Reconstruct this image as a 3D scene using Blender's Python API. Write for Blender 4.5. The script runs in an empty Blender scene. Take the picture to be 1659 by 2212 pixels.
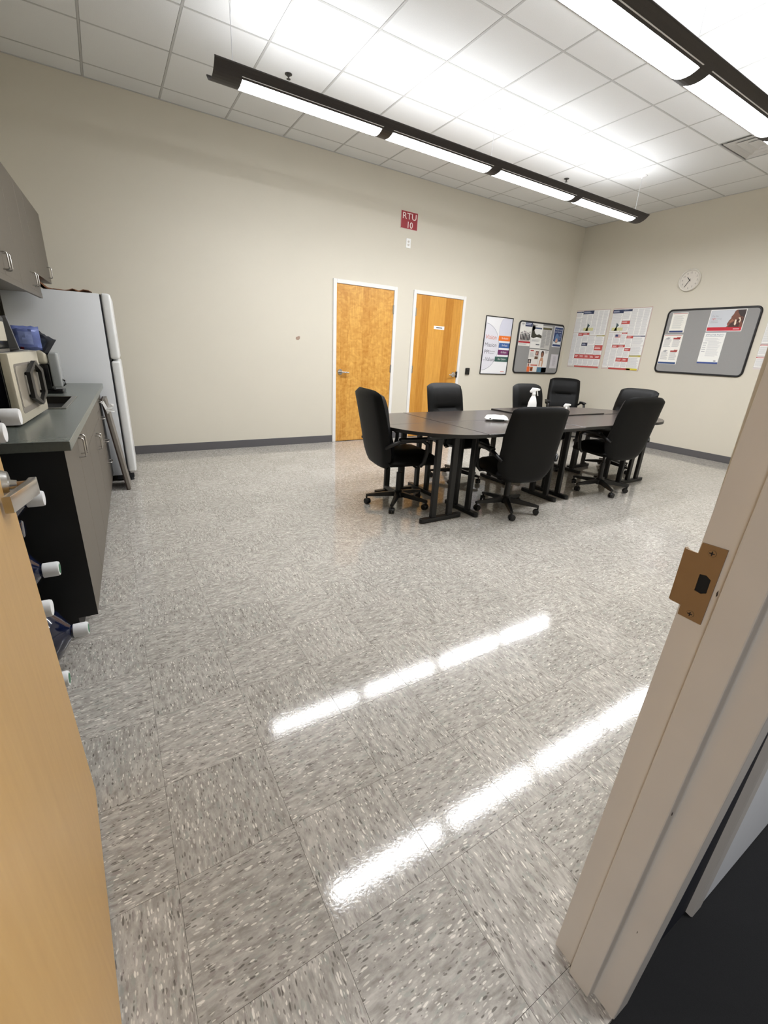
import bpy, bmesh, math, random
from mathutils import Vector, Matrix
random.seed(7)
PI = math.pi
S = bpy.context.scene
COL = S.collection

# ------------------------------------------------------------------ camera
F_PX, YAW, PITCH, ROLL, CAM_H = 937.06, 0.5614, -0.3537, 0.0522, 1.3035
fw = Vector((math.sin(YAW)*math.cos(PITCH), math.cos(YAW)*math.cos(PITCH), math.sin(PITCH)))
rt = Vector((math.cos(YAW), -math.sin(YAW), 0)); up = rt.cross(fw)
r2 = rt*math.cos(ROLL)+up*math.sin(ROLL); u2 = -rt*math.sin(ROLL)+up*math.cos(ROLL)
cd = bpy.data.cameras.new('camera'); cam = bpy.data.objects.new('camera', cd); COL.objects.link(cam)
cd.sensor_fit = 'HORIZONTAL'; cd.sensor_width = 36.0; cd.lens = F_PX/1659*36.0
cd.clip_start = 0.02; cd.clip_end = 60
m = Matrix((r2, u2, -fw)).transposed().to_4x4(); m.translation = Vector((0, 0, CAM_H)); cam.matrix_world = m
S.camera = cam
# ------------------------------------------------------------------ world, exposure
w = bpy.data.worlds.new('world'); S.world = w; w.use_nodes = True
w.node_tree.nodes['Background'].inputs[0].default_value = (0.55, 0.65, 0.9, 1)
w.node_tree.nodes['Background'].inputs[1].default_value = 0.05
S.view_settings.view_transform = 'Standard'; S.view_settings.look = 'None'
S.view_settings.gamma = 1.0; S.view_settings.use_curve_mapping = False
S.view_settings.exposure = 0.13
LAMP_DOWN, LAMP_UP, LAMP_HALL = 50.5, 11.8, 30.0   # strengths used by the lamps' own builders

# ------------------------------------------------------------------ dimensions
YB, XR, ZC = 5.908, 7.6475, 3.549        # back wall, right wall, ceiling
YN0, YN1 = 0.155, 0.28                   # near wall: corridor face, room face
TH = 0.042
KT = Vector((math.sin(TH), math.cos(TH), 0)); KN = Vector((math.cos(TH), -math.sin(TH), 0))
K0 = Vector((-0.195, 2.13, 0))
KD = -0.61                               # left wall plane, from cabinet fronts
def K(s, d, z): return K0 + KT*s + KN*d + Vector((0, 0, z))

# ------------------------------------------------------------------ materials
MATS = {}
def lin(c):
    if max(c) > 1: c = [v/255 for v in c]
    return tuple((v/12.92 if v <= .04045 else ((v+.055)/1.055)**2.4) for v in c)
def base_mat(name):
    mt = bpy.data.materials.new(name); mt.use_nodes = True
    return mt, mt.node_tree, mt.node_tree.nodes['Principled BSDF']
def mat(name, col, rough=.5, metal=0., noise=None, bump=None, spec=.5, coat=0., emit=None, estr=0., trans=0., alpha=1.):
    """col sRGB 0-255. noise=(scale, amount): fine colour variation, bump=(scale, strength)"""
    if name in MATS: return MATS[name]
    mt, nt, b = base_mat(name); N = nt.nodes; L = nt.links
    c = lin(col); b.inputs['Base Color'].default_value = (*c, 1)
    b.inputs['Roughness'].default_value = rough; b.inputs['Metallic'].default_value = metal
    b.inputs['Specular IOR Level'].default_value = spec; b.inputs['Coat Weight'].default_value = coat
    b.inputs['Transmission Weight'].default_value = trans; b.inputs['Alpha'].default_value = alpha
    if emit: b.inputs['Emission Color'].default_value = (*emit, 1); b.inputs['Emission Strength'].default_value = estr
    tc = N.new('ShaderNodeTexCoord')
    if noise is None: noise = (40, .04)
    n = N.new('ShaderNodeTexNoise'); n.inputs['Scale'].default_value = noise[0]; n.inputs['Detail'].default_value = 4
    L.new(tc.outputs['Object'], n.inputs['Vector'])
    mx = N.new('ShaderNodeMix'); mx.data_type = 'RGBA'
    a = noise[1]
    mx.inputs['A'].default_value = (*[max(0, v*(1-a)) for v in c], 1); mx.inputs['B'].default_value = (*[v*(1+a) for v in c], 1)
    L.new(n.outputs['Fac'], mx.inputs['Factor']); L.new(mx.outputs['Result'], b.inputs['Base Color'])
    if bump:
        n2 = N.new('ShaderNodeTexNoise'); n2.inputs['Scale'].default_value = bump[0]; n2.inputs['Detail'].default_value = 3
        L.new(tc.outputs['Object'], n2.inputs['Vector'])
        bp = N.new('ShaderNodeBump'); bp.inputs['Strength'].default_value = bump[1]; bp.inputs['Distance'].default_value = .002
        L.new(n2.outputs['Fac'], bp.inputs['Height']); L.new(bp.outputs['Normal'], b.inputs['Normal'])
    MATS[name] = mt; return mt

def mat_vct():
    mt, nt, b = base_mat('vinyl_tile'); N = nt.nodes; L = nt.links
    tc = N.new('ShaderNodeTexCoord'); oi = N.new('ShaderNodeObjectInfo')
    mul = N.new('ShaderNodeMath'); mul.operation = 'MULTIPLY'; mul.inputs[1].default_value = 37.0
    L.new(oi.outputs['Random'], mul.inputs[0])
    add = N.new('ShaderNodeVectorMath'); add.operation = 'ADD'
    L.new(tc.outputs['Object'], add.inputs[0]); L.new(mul.outputs[0], add.inputs[1])
    mp = N.new('ShaderNodeMapping'); mp.inputs['Scale'].default_value = (1.0, .30, 1.0)
    L.new(add.outputs[0], mp.inputs['Vector'])
    wb_ = N.new('ShaderNodeTexNoise'); wb_.inputs['Scale'].default_value = 30; wb_.inputs['Detail'].default_value = 2
    L.new(add.outputs[0], wb_.inputs['Vector'])
    wv = N.new('ShaderNodeVectorMath'); wv.operation = 'SCALE'; wv.inputs['Scale'].default_value = .009
    L.new(wb_.outputs['Color'], wv.inputs[0])
    wa = N.new('ShaderNodeVectorMath'); wa.operation = 'ADD'; L.new(mp.outputs[0], wa.inputs[0]); L.new(wv.outputs[0], wa.inputs[1])
    mp = wa
    base = N.new('ShaderNodeTexNoise'); base.inputs['Scale'].default_value = 75; base.inputs['Detail'].default_value = 5; base.inputs['Roughness'].default_value = .6
    L.new(mp.outputs[0], base.inputs['Vector'])
    cr = N.new('ShaderNodeValToRGB')
    cr.color_ramp.elements[0].position = .30; cr.color_ramp.elements[0].color = (*lin((141, 136, 129)), 1)
    cr.color_ramp.elements[1].position = .70; cr.color_ramp.elements[1].color = (*lin((189, 184, 176)), 1)
    L.new(base.outputs['Fac'], cr.inputs['Fac'])
    cur = cr.outputs['Color']
    def chips(scale, thr, col, amt, seed):
        nonlocal cur
        o = N.new('ShaderNodeVectorMath'); o.operation = 'ADD'; o.inputs[1].default_value = (seed, seed*.7, seed*1.3)
        L.new(mp.outputs[0], o.inputs[0])
        v = N.new('ShaderNodeTexVoronoi'); v.inputs['Scale'].default_value = scale; v.inputs['Randomness'].default_value = 1
        L.new(o.outputs[0], v.inputs['Vector'])
        sp = N.new('ShaderNodeSeparateColor'); L.new(v.outputs['Color'], sp.inputs['Color'])
        t = N.new('ShaderNodeMath'); t.operation = 'MULTIPLY'; t.inputs[1].default_value = thr
        L.new(sp.outputs[0], t.inputs[0])
        df = N.new('ShaderNodeMath'); df.operation = 'SUBTRACT'; L.new(t.outputs[0], df.inputs[0]); L.new(v.outputs['Distance'], df.inputs[1])
        lt = N.new('ShaderNodeMapRange'); lt.inputs['From Min'].default_value = 0; lt.inputs['From Max'].default_value = .10; L.new(df.outputs[0], lt.inputs['Value'])
        gt = N.new('ShaderNodeMath'); gt.operation = 'GREATER_THAN'; gt.inputs[1].default_value = .5; L.new(sp.outputs[1], gt.inputs[0])
        am = N.new('ShaderNodeMath'); am.operation = 'MULTIPLY'; L.new(lt.outputs[0], am.inputs[0]); L.new(gt.outputs[0], am.inputs[1])
        a2 = N.new('ShaderNodeMath'); a2.operation = 'MULTIPLY'; a2.inputs[1].default_value = amt; L.new(am.outputs[0], a2.inputs[0])
        mx = N.new('ShaderNodeMix'); mx.data_type = 'RGBA'; L.new(a2.outputs[0], mx.inputs['Factor'])
        L.new(cur, mx.inputs['A']); mx.inputs['B'].default_value = (*lin(col), 1); cur = mx.outputs['Result']
    chips(95, .55, (150, 154, 146), .5, 31.0)
    chips(120, .50, (134, 124, 122), .5, 41.0)
    chips(200, .46, (212, 207, 197), .75, 3.1)
    chips(185, .44, (92, 86, 80), .65, 11.7)
    chips(150, .42, (226, 221, 211), .85, 23.0)
    chips(130, .38, (80, 75, 70), .7, 51.0)
    # small tone difference from tile to tile
    hs = N.new('ShaderNodeHueSaturation'); mr = N.new('ShaderNodeMapRange')
    mr.inputs['To Min'].default_value = .95; mr.inputs['To Max'].default_value = 1.05
    L.new(oi.outputs['Random'], mr.inputs['Value']); L.new(mr.outputs[0], hs.inputs['Value']); L.new(cur, hs.inputs['Color'])
    L.new(hs.outputs['Color'], b.inputs['Base Color'])
    b.inputs['Roughness'].default_value = .075; b.inputs['Specular IOR Level'].default_value = .28
    n2 = N.new('ShaderNodeTexNoise'); n2.inputs['Scale'].default_value = 130; n2.inputs['Detail'].default_value = 3
    L.new(add.outputs[0], n2.inputs['Vector'])
    bp = N.new('ShaderNodeBump'); bp.inputs['Strength'].default_value = .05; bp.inputs['Distance'].default_value = .002
    L.new(n2.outputs['Fac'], bp.inputs['Height']); L.new(bp.outputs['Normal'], b.inputs['Normal'])
    MATS['vinyl_tile'] = mt; return mt

def mat_maple(name, c0, c1, strip, figure, band=.30, lo=.25, hi=.75):
    mt, nt, b = base_mat(name); N = nt.nodes; L = nt.links
    tc = N.new('ShaderNodeTexCoord')
    mp = N.new('ShaderNodeMapping'); mp.inputs['Scale'].default_value = (9, 9, .8); L.new(tc.outputs['Object'], mp.inputs['Vector'])
    g = N.new('ShaderNodeTexNoise'); g.inputs['Scale'].default_value = 6; g.inputs['Detail'].default_value = 6; L.new(mp.outputs[0], g.inputs['Vector'])
    sx = N.new('ShaderNodeSeparateXYZ'); L.new(tc.outputs['Object'], sx.inputs[0])
    d = N.new('ShaderNodeMath'); d.operation = 'DIVIDE'; d.inputs[1].default_value = strip; L.new(sx.outputs[0], d.inputs[0])
    fl = N.new('ShaderNodeMath'); fl.operation = 'FLOOR'; L.new(d.outputs[0], fl.inputs[0])
    wn = N.new('ShaderNodeTexWhiteNoise'); wn.noise_dimensions = '1D'; L.new(fl.outputs[0], wn.inputs['W'])
    # figure: cross-grain ripple that differs per veneer strip
    cv = N.new('ShaderNodeCombineXYZ'); L.new(sx.outputs[0], cv.inputs[0]); L.new(wn.outputs['Value'], cv.inputs[1]); L.new(sx.outputs[2], cv.inputs[2])
    mp2 = N.new('ShaderNodeMapping'); mp2.inputs['Scale'].default_value = (10, 3, 16); L.new(cv.outputs[0], mp2.inputs['Vector'])
    fg = N.new('ShaderNodeTexNoise'); fg.inputs['Scale'].default_value = 1.0; fg.inputs['Detail'].default_value = 4; fg.inputs['Distortion'].default_value = 1.2; L.new(mp2.outputs[0], fg.inputs['Vector'])
    def mixf(a, bb, f):
        x = N.new('ShaderNodeMix'); x.data_type = 'FLOAT'; x.inputs['Factor'].default_value = f
        L.new(a, x.inputs['A']); L.new(bb, x.inputs['B']); return x.outputs['Result']
    v = mixf(g.outputs['Fac'], wn.outputs['Value'], band); v = mixf(v, fg.outputs['Fac'], figure)
    cr = N.new('ShaderNodeValToRGB'); cr.color_ramp.elements[0].position = lo; cr.color_ramp.elements[1].position = hi
    cr.color_ramp.elements[0].color = (*lin(c0), 1); cr.color_ramp.elements[1].color = (*lin(c1), 1)
    L.new(v, cr.inputs['Fac']); L.new(cr.outputs['Color'], b.inputs['Base Color'])
    b.inputs['Roughness'].default_value = .34
    MATS[name] = mt; return mt

M = dict(
    wall=mat('cream_wall_paint', (208, 202, 187), .62, noise=(3, .015), bump=(220, .12)),
    wall_navy=mat('navy_wall_paint', (11, 14, 27), .6),
    floor_slab=mat('floor_adhesive', (70, 66, 60), .8),
    vct=mat_vct(),
    carpet=mat('black_carpet', (4, 4, 5), .95, noise=(300, .4), bump=(400, .6)),
    tile=mat('ceiling_tile_white', (226, 227, 226), .85, noise=(160, .05), bump=(260, .35)),
    tee=mat('ceiling_grid_white', (186, 186, 184), .5),
    tee_gap=mat('ceiling_reveal', (120, 119, 117), .8),
    cove=mat('dark_grey_vinyl_base', (88, 86, 88), .5),
    frame=mat('white_frame_paint', (226, 224, 220), .42, noise=(12, .03)),
    jamb=mat('cream_jamb_paint', (208, 200, 188), .38, noise=(7, .06), bump=(60, .08)),
    maple_a=mat_maple('figured_maple_veneer', (172, 110, 30), (232, 182, 96), .115, .55, .22, .28, .78),
    maple_b=mat_maple('plain_maple_veneer', (176, 115, 34), (220, 164, 76), .155, .10, .45, .22, .85),
    maple_c=mat_maple('near_door_veneer', (190, 148, 84), (206, 167, 102), .3, .15),
    black_leather=mat('black_leather', (6, 6, 6), .52, noise=(14, .25), bump=(180, .15), spec=.22),
    black_plastic=mat('black_plastic', (8, 8, 9), .45, noise=(60, .1)),
    caster=mat('caster_black', (11, 11, 12), .5),
    table=mat('dark_espresso_laminate', (60, 53, 49), .24, noise=(5, .18), spec=.6),
    table_edge=mat('black_edge_band', (16, 15, 15), .45),
    black_steel=mat('black_powder_coat', (9, 9, 10), .45),
    chrome=mat('satin_chrome', (205, 203, 200), .24, 1.0),
    brass=mat('dull_brass', (146, 118, 84), .45, .4, noise=(30, .12)),
    dark=mat('shadow_black', (8, 8, 8), .8),
    dark_lamp=mat('dark_bronze_metal', (52, 47, 44), .5, .3, noise=(260, .35)),
    cable=mat('steel_cable', (205, 206, 208), .35, .6),
    canopy=mat('white_canopy', (226, 226, 226), .45),
    cab=mat('taupe_laminate', (95, 88, 79), .45, noise=(30, .08)),
    cab_black=mat('black_end_panel', (14, 14, 14), .55),
    counter=mat('grey_green_laminate', (104, 108, 102), .26, noise=(70, .12)),
    steel=mat('stainless', (176, 174, 168), .3, 1.0),
    steel_dark=mat('dark_basin_steel', (92, 88, 82), .4, 1.0),
    fridge=mat('fridge_white', (208, 210, 212), .36, noise=(200, .02), bump=(300, .05)),
    fridge_door=mat('fridge_door_white', (222, 223, 222), .33, bump=(300, .05)),
    gasket=mat('dark_gasket', (28, 30, 34), .6),
    microwave=mat('champagne_steel', (196, 190, 172), .4, .25, noise=(60, .05)),
    micro_glass=mat('microwave_window', (150, 142, 128), .16),
    black_gloss=mat('black_gloss', (10, 10, 11), .22),
    plastic_white=mat('white_plastic', (236, 236, 234), .4),
    cap=mat('jug_cap_white', (228, 229, 230), .4),
    sticker=mat('green_sticker', (46, 110, 78), .5),
    jug=mat('blue_water_jug', (12, 20, 46), .12, coat=.5),
    brown_paper=mat('brown_paper', (112, 70, 40), .8, noise=(20, .2)),
    board_brown=mat('dark_brown_board', (44, 30, 26), .5),
    board_grey=mat('grey_board_edge', (120, 114, 106), .5),
    clock_white=mat('clock_white', (226, 222, 212), .4),
    clock_face=mat('clock_face', (214, 208, 198), .5),
    ink=mat('black_ink', (30, 30, 32), .7),
    bb_frame=mat('black_board_frame', (14, 14, 17), .45),
    felt=mat('grey_felt', (146, 145, 144), .9, noise=(120, .05)),
    smoke=mat('clear_plastic', (150, 153, 152), .12, coat=.3),
)
def pm(col, rough=.45):
    return mat('print_%d_%d_%d' % tuple(col), col, rough, noise=(90, .02))

# ------------------------------------------------------------------ mesh helpers
def xf(bm, vs, M4):
    if M4 is not None: bmesh.ops.transform(bm, matrix=M4, verts=vs)
def T(x, y, z): return Matrix.Translation((x, y, z))
def RZ(a): return Matrix.Rotation(a, 4, 'Z')
def RX(a): return Matrix.Rotation(a, 4, 'X')
def RY(a): return Matrix.Rotation(a, 4, 'Y')
def box(bm, x0, x1, y0, y1, z0, z1, bev=0, seg=2, M4=None, mi=0):
    g = bmesh.ops.create_cube(bm, size=1)['verts']
    bmesh.ops.transform(bm, matrix=T((x0+x1)/2, (y0+y1)/2, (z0+z1)/2) @ Matrix.Diagonal((x1-x0, y1-y0, z1-z0, 1)), verts=g)
    fs = {f for v in g for f in v.link_faces}
    if mi:
        for f in fs: f.material_index = mi
    if bev:
        es = list({e for v in g for e in v.link_edges})
        r = bmesh.ops.bevel(bm, geom=es, offset=bev, segments=seg, affect='EDGES', profile=.5)
        g = list({v for f in r['faces'] for v in f.verts} | {v for v in g if v.is_valid})
    xf(bm, g, M4); return g
def cyl(bm, p0, p1, r0, r1=None, seg=16, mi=0, caps=True):
    r1 = r0 if r1 is None else r1
    p0, p1 = Vector(p0), Vector(p1); d = p1-p0
    g = bmesh.ops.create_cone(bm, cap_ends=caps, segments=seg, radius1=r0, radius2=r1, depth=d.length)['verts']
    q = d.to_track_quat('Z', 'Y').to_matrix().to_4x4(); q.translation = (p0+p1)/2
    bmesh.ops.transform(bm, matrix=q, verts=g)
    if mi:
        for f in {f for v in g for f in v.link_faces}: f.material_index = mi
    return g
def lathe(bm, prof, seg=24, M4=None, mi=0):
    rings = []; allv = []
    for r, z in prof:
        ring = [bm.verts.new((r*math.cos(2*PI*i/seg), r*math.sin(2*PI*i/seg), z)) for i in range(seg)]
        rings.append(ring); allv += ring
    for a, b in zip(rings, rings[1:]):
        for i in range(seg):
            f = bm.faces.new((a[i], a[(i+1) % seg], b[(i+1) % seg], b[i])); f.material_index = mi
    f = bm.faces.new(list(reversed(rings[0]))); f.material_index = mi
    f = bm.faces.new(rings[-1]); f.material_index = mi
    xf(bm, allv, M4); return allv
def prism(bm, pts, z0, z1, M4=None, mi=0, bev=0):
    a = [bm.verts.new((x, y, z0)) for x, y in pts]; b = [bm.verts.new((x, y, z1)) for x, y in pts]
    n = len(pts); fs = [bm.faces.new(list(reversed(a))), bm.faces.new(b)]
    for i in range(n): fs.append(bm.faces.new((a[i], a[(i+1) % n], b[(i+1) % n], b[i])))
    for f in fs: f.material_index = mi
    vs = a+b
    if bev:
        es = [e for e in fs[0].edges]+[e for e in fs[1].edges]
        r = bmesh.ops.bevel(bm, geom=es, offset=bev, segments=2, affect='EDGES', profile=.5)
        vs = list({v for f in r['faces'] for v in f.verts} | {v for v in vs if v.is_valid})
    xf(bm, vs, M4); return vs
def tube(bm, pts, r, seg=10, sx=1.0, closed=False, mi=0, upv=(0, 0, 1)):
    """sweep a (possibly flattened) round section along pts; r number or list"""
    P = [Vector(p) for p in pts]; n = len(P); rings = []
    for i in range(n):
        if closed: d = (P[(i+1) % n]-P[i-1])
        else: d = P[min(i+1, n-1)]-P[max(i-1, 0)]
        d.normalize(); u = Vector(upv)
        if abs(d.dot(u)) > .98: u = Vector((1, 0, 0)) if abs(d.x) < .9 else Vector((0, 1, 0))
        s = d.cross(u).normalized(); u = s.cross(d).normalized()
        rr = r[i] if isinstance(r, (list, tuple)) else r
        rings.append([bm.verts.new(P[i]+s*(rr*sx*math.cos(2*PI*k/seg))+u*(rr*math.sin(2*PI*k/seg))) for k in range(seg)])
    rng = range(n) if closed else range(n-1)
    for i in rng:
        a, b = rings[i], rings[(i+1) % n]
        for k in range(seg):
            f = bm.faces.new((a[k], a[(k+1) % seg], b[(k+1) % seg], b[k])); f.material_index = mi
    if not closed:
        f = bm.faces.new(list(reversed(rings[0]))); f.material_index = mi
        f = bm.faces.new(rings[-1]); f.material_index = mi
def mesh_of(name, bm, mats, smooth=False):
    bmesh.ops.recalc_face_normals(bm, faces=bm.faces)
    me = bpy.data.meshes.new(name); bm.to_mesh(me); bm.free()
    for mm in (mats if isinstance(mats, (list, tuple)) else [mats]): me.materials.append(mm)
    if smooth:
        for p in me.polygons: p.use_smooth = True
        try: me.set_sharp_from_angle(angle=math.radians(smooth if smooth is not True else 40))
        except Exception: pass
    return me
def obj(name, bm, mats, parent=None, smooth=False, loc=None, rot=None):
    me = bm if isinstance(bm, bpy.types.Mesh) else mesh_of(name, bm, mats, smooth)
    o = bpy.data.objects.new(name, me); COL.objects.link(o)
    if parent: o.parent = parent
    if loc is not None: o.location = loc
    if rot is not None: o.rotation_euler = rot
    return o
def tag(o, label=None, cat=None, group=None, kind=None):
    if label: o['label'] = label
    if cat: o['category'] = cat
    if group: o['group'] = group
    if kind: o['kind'] = kind
    return o
def thing(name, label, cat, loc=(0, 0, 0), rotz=0, group=None, rot=None, kind=None):
    o = bpy.data.objects.new(name, None); COL.objects.link(o); o.empty_display_size = .1
    o.location = loc; o.rotation_euler = rot if rot else (0, 0, rotz)
    return tag(o, label, cat, group, kind)
def dup(root, loc, rotz, label=None):
    r = root.copy(); COL.objects.link(r); r.location = loc; r.rotation_euler = (0, 0, rotz)
    if label: r['label'] = label
    for ch in list(root.children):
        c = ch.copy(); COL.objects.link(c); c.parent = r
        for g in ch.children:
            d = g.copy(); COL.objects.link(d); d.parent = c
    return r
def B(): return bmesh.new()

_font_cache = {}
def text_geo(s, size):
    """outline lettering as flat polygons (verts, faces, width) at unit origin lower left"""
    key = (s, size)
    if key in _font_cache: return _font_cache[key]
    cu = bpy.data.curves.new('lettering', 'FONT'); cu.body = s; cu.size = size; cu.resolution_u = 3
    o = bpy.data.objects.new('lettering', cu); COL.objects.link(o)
    dg = bpy.context.evaluated_depsgraph_get(); ev = o.evaluated_get(dg); me = ev.to_mesh()
    vs = [tuple(v.co) for v in me.vertices]; fs = [tuple(p.vertices) for p in me.polygons]
    ev.to_mesh_clear(); bpy.data.objects.remove(o); bpy.data.curves.remove(cu)
    wdt = max([v[0] for v in vs] or [0])
    _font_cache[key] = (vs, fs, wdt); return _font_cache[key]

class Print:
    """a thin sheet in its own plane (local x right, y up, z out of the wall) with print laid on it"""
    def __init__(self, w_, h_, paper=(238, 236, 230), th=.0012, rough=.45):
        self.bm = B(); self.mats = [pm(paper, rough)]; self.keys = {tuple(paper): 0}; self.w, self.h = w_, h_
        self.z = th; box(self.bm, 0, w_, 0, h_, 0, th); self.layer = 0
    def mi(self, c):
        c = tuple(c)
        if c not in self.keys: self.keys[c] = len(self.mats); self.mats.append(pm(c))
        return self.keys[c]
    def up(self): self.layer += 1
    def zz(self): return self.z + .0004*(1+self.layer)
    def poly(self, pts, c):
        f = self.bm.faces.new([self.bm.verts.new((x, y, self.zz())) for x, y in pts]); f.material_index = self.mi(c)
        if f.calc_area() and f.normal.z < 0: f.normal_flip()
    def rect(self, x, y, w_, h_, c): self.poly([(x, y), (x+w_, y), (x+w_, y+h_), (x, y+h_)], c)
    def disc(self, x, y, rx, ry, c, n=18, a0=0, a1=2*PI):
        self.poly([(x+rx*math.cos(a0+(a1-a0)*i/n), y+ry*math.sin(a0+(a1-a0)*i/n)) for i in range(n)], c)
    def ring(self, x, y, r, t, a0, a1, c, n=24, clip=None):
        k = self.mi(c)
        for i in range(n):
            a, b = a0+(a1-a0)*i/n, a0+(a1-a0)*(i+1)/n
            q = [(x+rr*math.cos(t_), y+rr*math.sin(t_)) for rr, t_ in ((r, a), (r+t, a), (r+t, b), (r, b))]
            if clip and any(not (clip[0] <= u <= clip[1] and clip[2] <= v <= clip[3]) for u, v in q): continue
            self.poly(q, c)
    def lines(self, x, y, w_, h_, pitch, c, fill=.5, ragged=.25):
        n = max(1, int(h_/pitch))
        for i in range(n):
            ww = w_*(1-random.random()*ragged); self.rect(x, y+h_-(i+1)*pitch+pitch*(1-fill)/2, ww, pitch*fill, c)
    def text(self, s, x, y, size, c, fit=None):
        vs, fs, wd = text_geo(s, size); k = self.mi(c); sc = (fit/wd) if fit and wd else 1
        bv = [self.bm.verts.new((x+v[0]*sc, y+v[1], self.zz()+.0003)) for v in vs]
        for f in fs:
            try: ff = self.bm.faces.new([bv[i] for i in f]); ff.material_index = k
            except ValueError: pass
    def done(self, name, parent=None):
        me = bpy.data.meshes.new(name); self.bm.normal_update()
        self.bm.to_mesh(me); self.bm.free()
        for mm in self.mats: me.materials.append(mm)
        return obj(name, me, None, parent)
BACK = (PI/2, 0, 0); RIGHT = (PI/2, 0, -PI/2)
def hang(o, wall, a, z, off=.001):
    """a = x of the left edge on the back wall, or y of the left edge on the right wall"""
    if wall == 'back': o.location = (a, YB-off, z); o.rotation_euler = BACK
    else: o.location = (XR-off, a, z); o.rotation_euler = RIGHT
    return o

# ================================================================== SETTING
def wall_with_openings(name, x0, x1, z1, opens, y0, y1, mt):
    bm = B(); xs = sorted({x0, x1, *[o[0] for o in opens], *[o[1] for o in opens]})
    for a, b in zip(xs, xs[1:]):
        zb = 0
        for o in opens:
            if o[0] <= a and b <= o[1]: zb = o[2]
        box(bm, a, b, y0, y1, zb, z1)
    return tag(obj(name, bm, mt), kind='structure')
D1X, D2X, DW = 2.728, 4.032, 1.016      # outer frames of the two far doors
wb = wall_with_openings('wall_back', -.95, XR+.12, ZC+.1, [(D1X+.01, D1X+DW-.01, 2.175), (D2X+.01, D2X+DW-.01, 2.175)], YB, YB+.14, M['wall'])
tag(wb, 'cream painted wall with the two maple doors', 'wall')
bm = B(); box(bm, XR, XR+.12, -.2, YB, 0, ZC+.1); tag(obj('wall_right', bm, M['wall']), 'cream wall carrying clock and large grey bulletin board', 'wall', kind='structure')
bm = B(); a0, a1 = -1.95, 3.9
q = [K(a0, KD, 0), K(a1, KD, 0), K(a1, KD-.12, 0), K(a0, KD-.12, 0)]
prism(bm, [(v.x, v.y) for v in q], 0, ZC+.1); tag(obj('wall_left', bm, M['wall']), 'cream wall behind the kitchen cabinets', 'wall', kind='structure')
wn = wall_with_openings('wall_front', -.9, XR, ZC+.1, [(-.20, .798, 2.16)], YN0+.012, YN1, M['wall'])
tag(wn, 'wall around the doorway, seen from its edge', 'wall')
wc = wall_with_openings('wall_corridor', -.9, 3.2, 2.7, [(-.20, .798, 2.16), (1.115, 2.03, 2.12)], YN0, YN0+.012, M['wall_navy'])
tag(wc, 'dark navy corridor wall right of the door frame', 'wall')

# floor: slab, the largest 300 vinyl tiles as parts, the rest joined
bm = B(); box(bm, -.95, XR, .20, YB, -.1, -.003); box(bm, -.2, .775, .135, .20, -.1, -.003)
floor = tag(obj('floor', bm, M['floor_slab']), 'speckled grey vinyl tile floor', 'floor', kind='structure')
P_ = .3055; TX0, TY0 = .2775, .5425
tiles = []
for i in range(-5, 26):
    for j in range(-2, 19):
        x0 = TX0+i*P_; y0 = TY0+j*P_; x1, y1 = x0+P_, y0+P_
        if x0 > XR-.01 or y0 > YB-.01 or x1 < -.93 or y1 < .14: continue
        full = x0 > -.95 and x1 < XR and y0 > (.135 if x1 < .775 else .2) and y1 < YB
        tiles.append((math.hypot((x0+x1)/2, (y0+y1)/2), x0, y0, i, j, full))
tiles.sort()
bm = B(); box(bm, -P_/2+.0004, P_/2-.0004, -P_/2+.0004, P_/2-.0004, -.003, 0); tile_me = mesh_of('vinyl_tile', bm, M['vct'])
rest = B(); cnt = 0
def inview(x, y):
    v = Vector((x, y, -CAM_H)); d = v.dot(fw)
    if d < .05: return False
    u, q_ = v.dot(r2)/d*F_PX, v.dot(u2)/d*F_PX
    return abs(u) < 950 and abs(q_) < 1230
for d, x0, y0, i, j, full in tiles:
    if full and cnt < 300 and inview(x0+P_/2, y0+P_/2):
        o = obj('vinyl_tile', tile_me, None, floor, loc=(x0+P_/2, y0+P_/2, 0), rot=(0, 0, (PI/2 if (i+j) % 2 else 0)))
        cnt += 1
    else:
        yl_ = .136 if x0+P_ < .78 else .2
        if x0 < .78 < x0+P_ and y0 < .2:
            box(rest, x0+.0004, .775, max(y0, .136)+.0004, .2, -.003, 0)
        box(rest, max(x0, -.93)+.0004, min(x0+P_, XR)-.0004, max(y0, yl_)+.0004, min(y0+P_, YB)-.0004, -.003, 0)
tag(obj('vinyl_tile_field', rest, M['vct'], floor), kind='stuff')
bm = B(); box(bm, -3, 5, -3, .134, -.1, -.001); box(bm, .776, 5, .134, .199, -.1, -.001); tag(obj('floor_corridor', bm, M['carpet']), 'black carpet of the dark corridor', 'floor', kind='structure')

# ceiling: slab, tees and single lay-in tiles
bm = B(); box(bm, -.95, XR+.12, .13, YB+.14, ZC+.03, ZC+.13)
ceil = tag(obj('ceiling', bm, M['tee_gap']), 'suspended ceiling of white square tiles', 'ceiling', kind='structure')
CP = .6372; CX0, CY0 = .1814, .544
xl = [CX0+CP*i for i in range(-1, 12)]; yl = [CY0+.638*i for i in range(0, 9)]
xe = [-.93]+xl+[XR]; ye = [YN1]+yl+[YB]
cache = {}
for a in range(len(xe)-1):
    for b_ in range(len(ye)-1):
        wx, wy = xe[a+1]-xe[a]-.018, ye[b_+1]-ye[b_]-.018
        cx, cy = (xe[a]+xe[a+1])/2, (ye[b_]+ye[b_+1])/2
        if wx < .03 or wy < .03: continue
        if abs(cx-6.23) < .3 and abs(cy-2.775) < .3: continue
        k = (round(wx, 3), round(wy, 3))
        if k not in cache:
            bm = B(); box(bm, -wx/2, wx/2, -wy/2, wy/2, 0, .016, bev=.002, seg=1); cache[k] = mesh_of('ceiling_tile', bm, M['tile'])
        obj('ceiling_tile', cache[k], None, ceil, loc=(cx, cy, ZC+.001))
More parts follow.
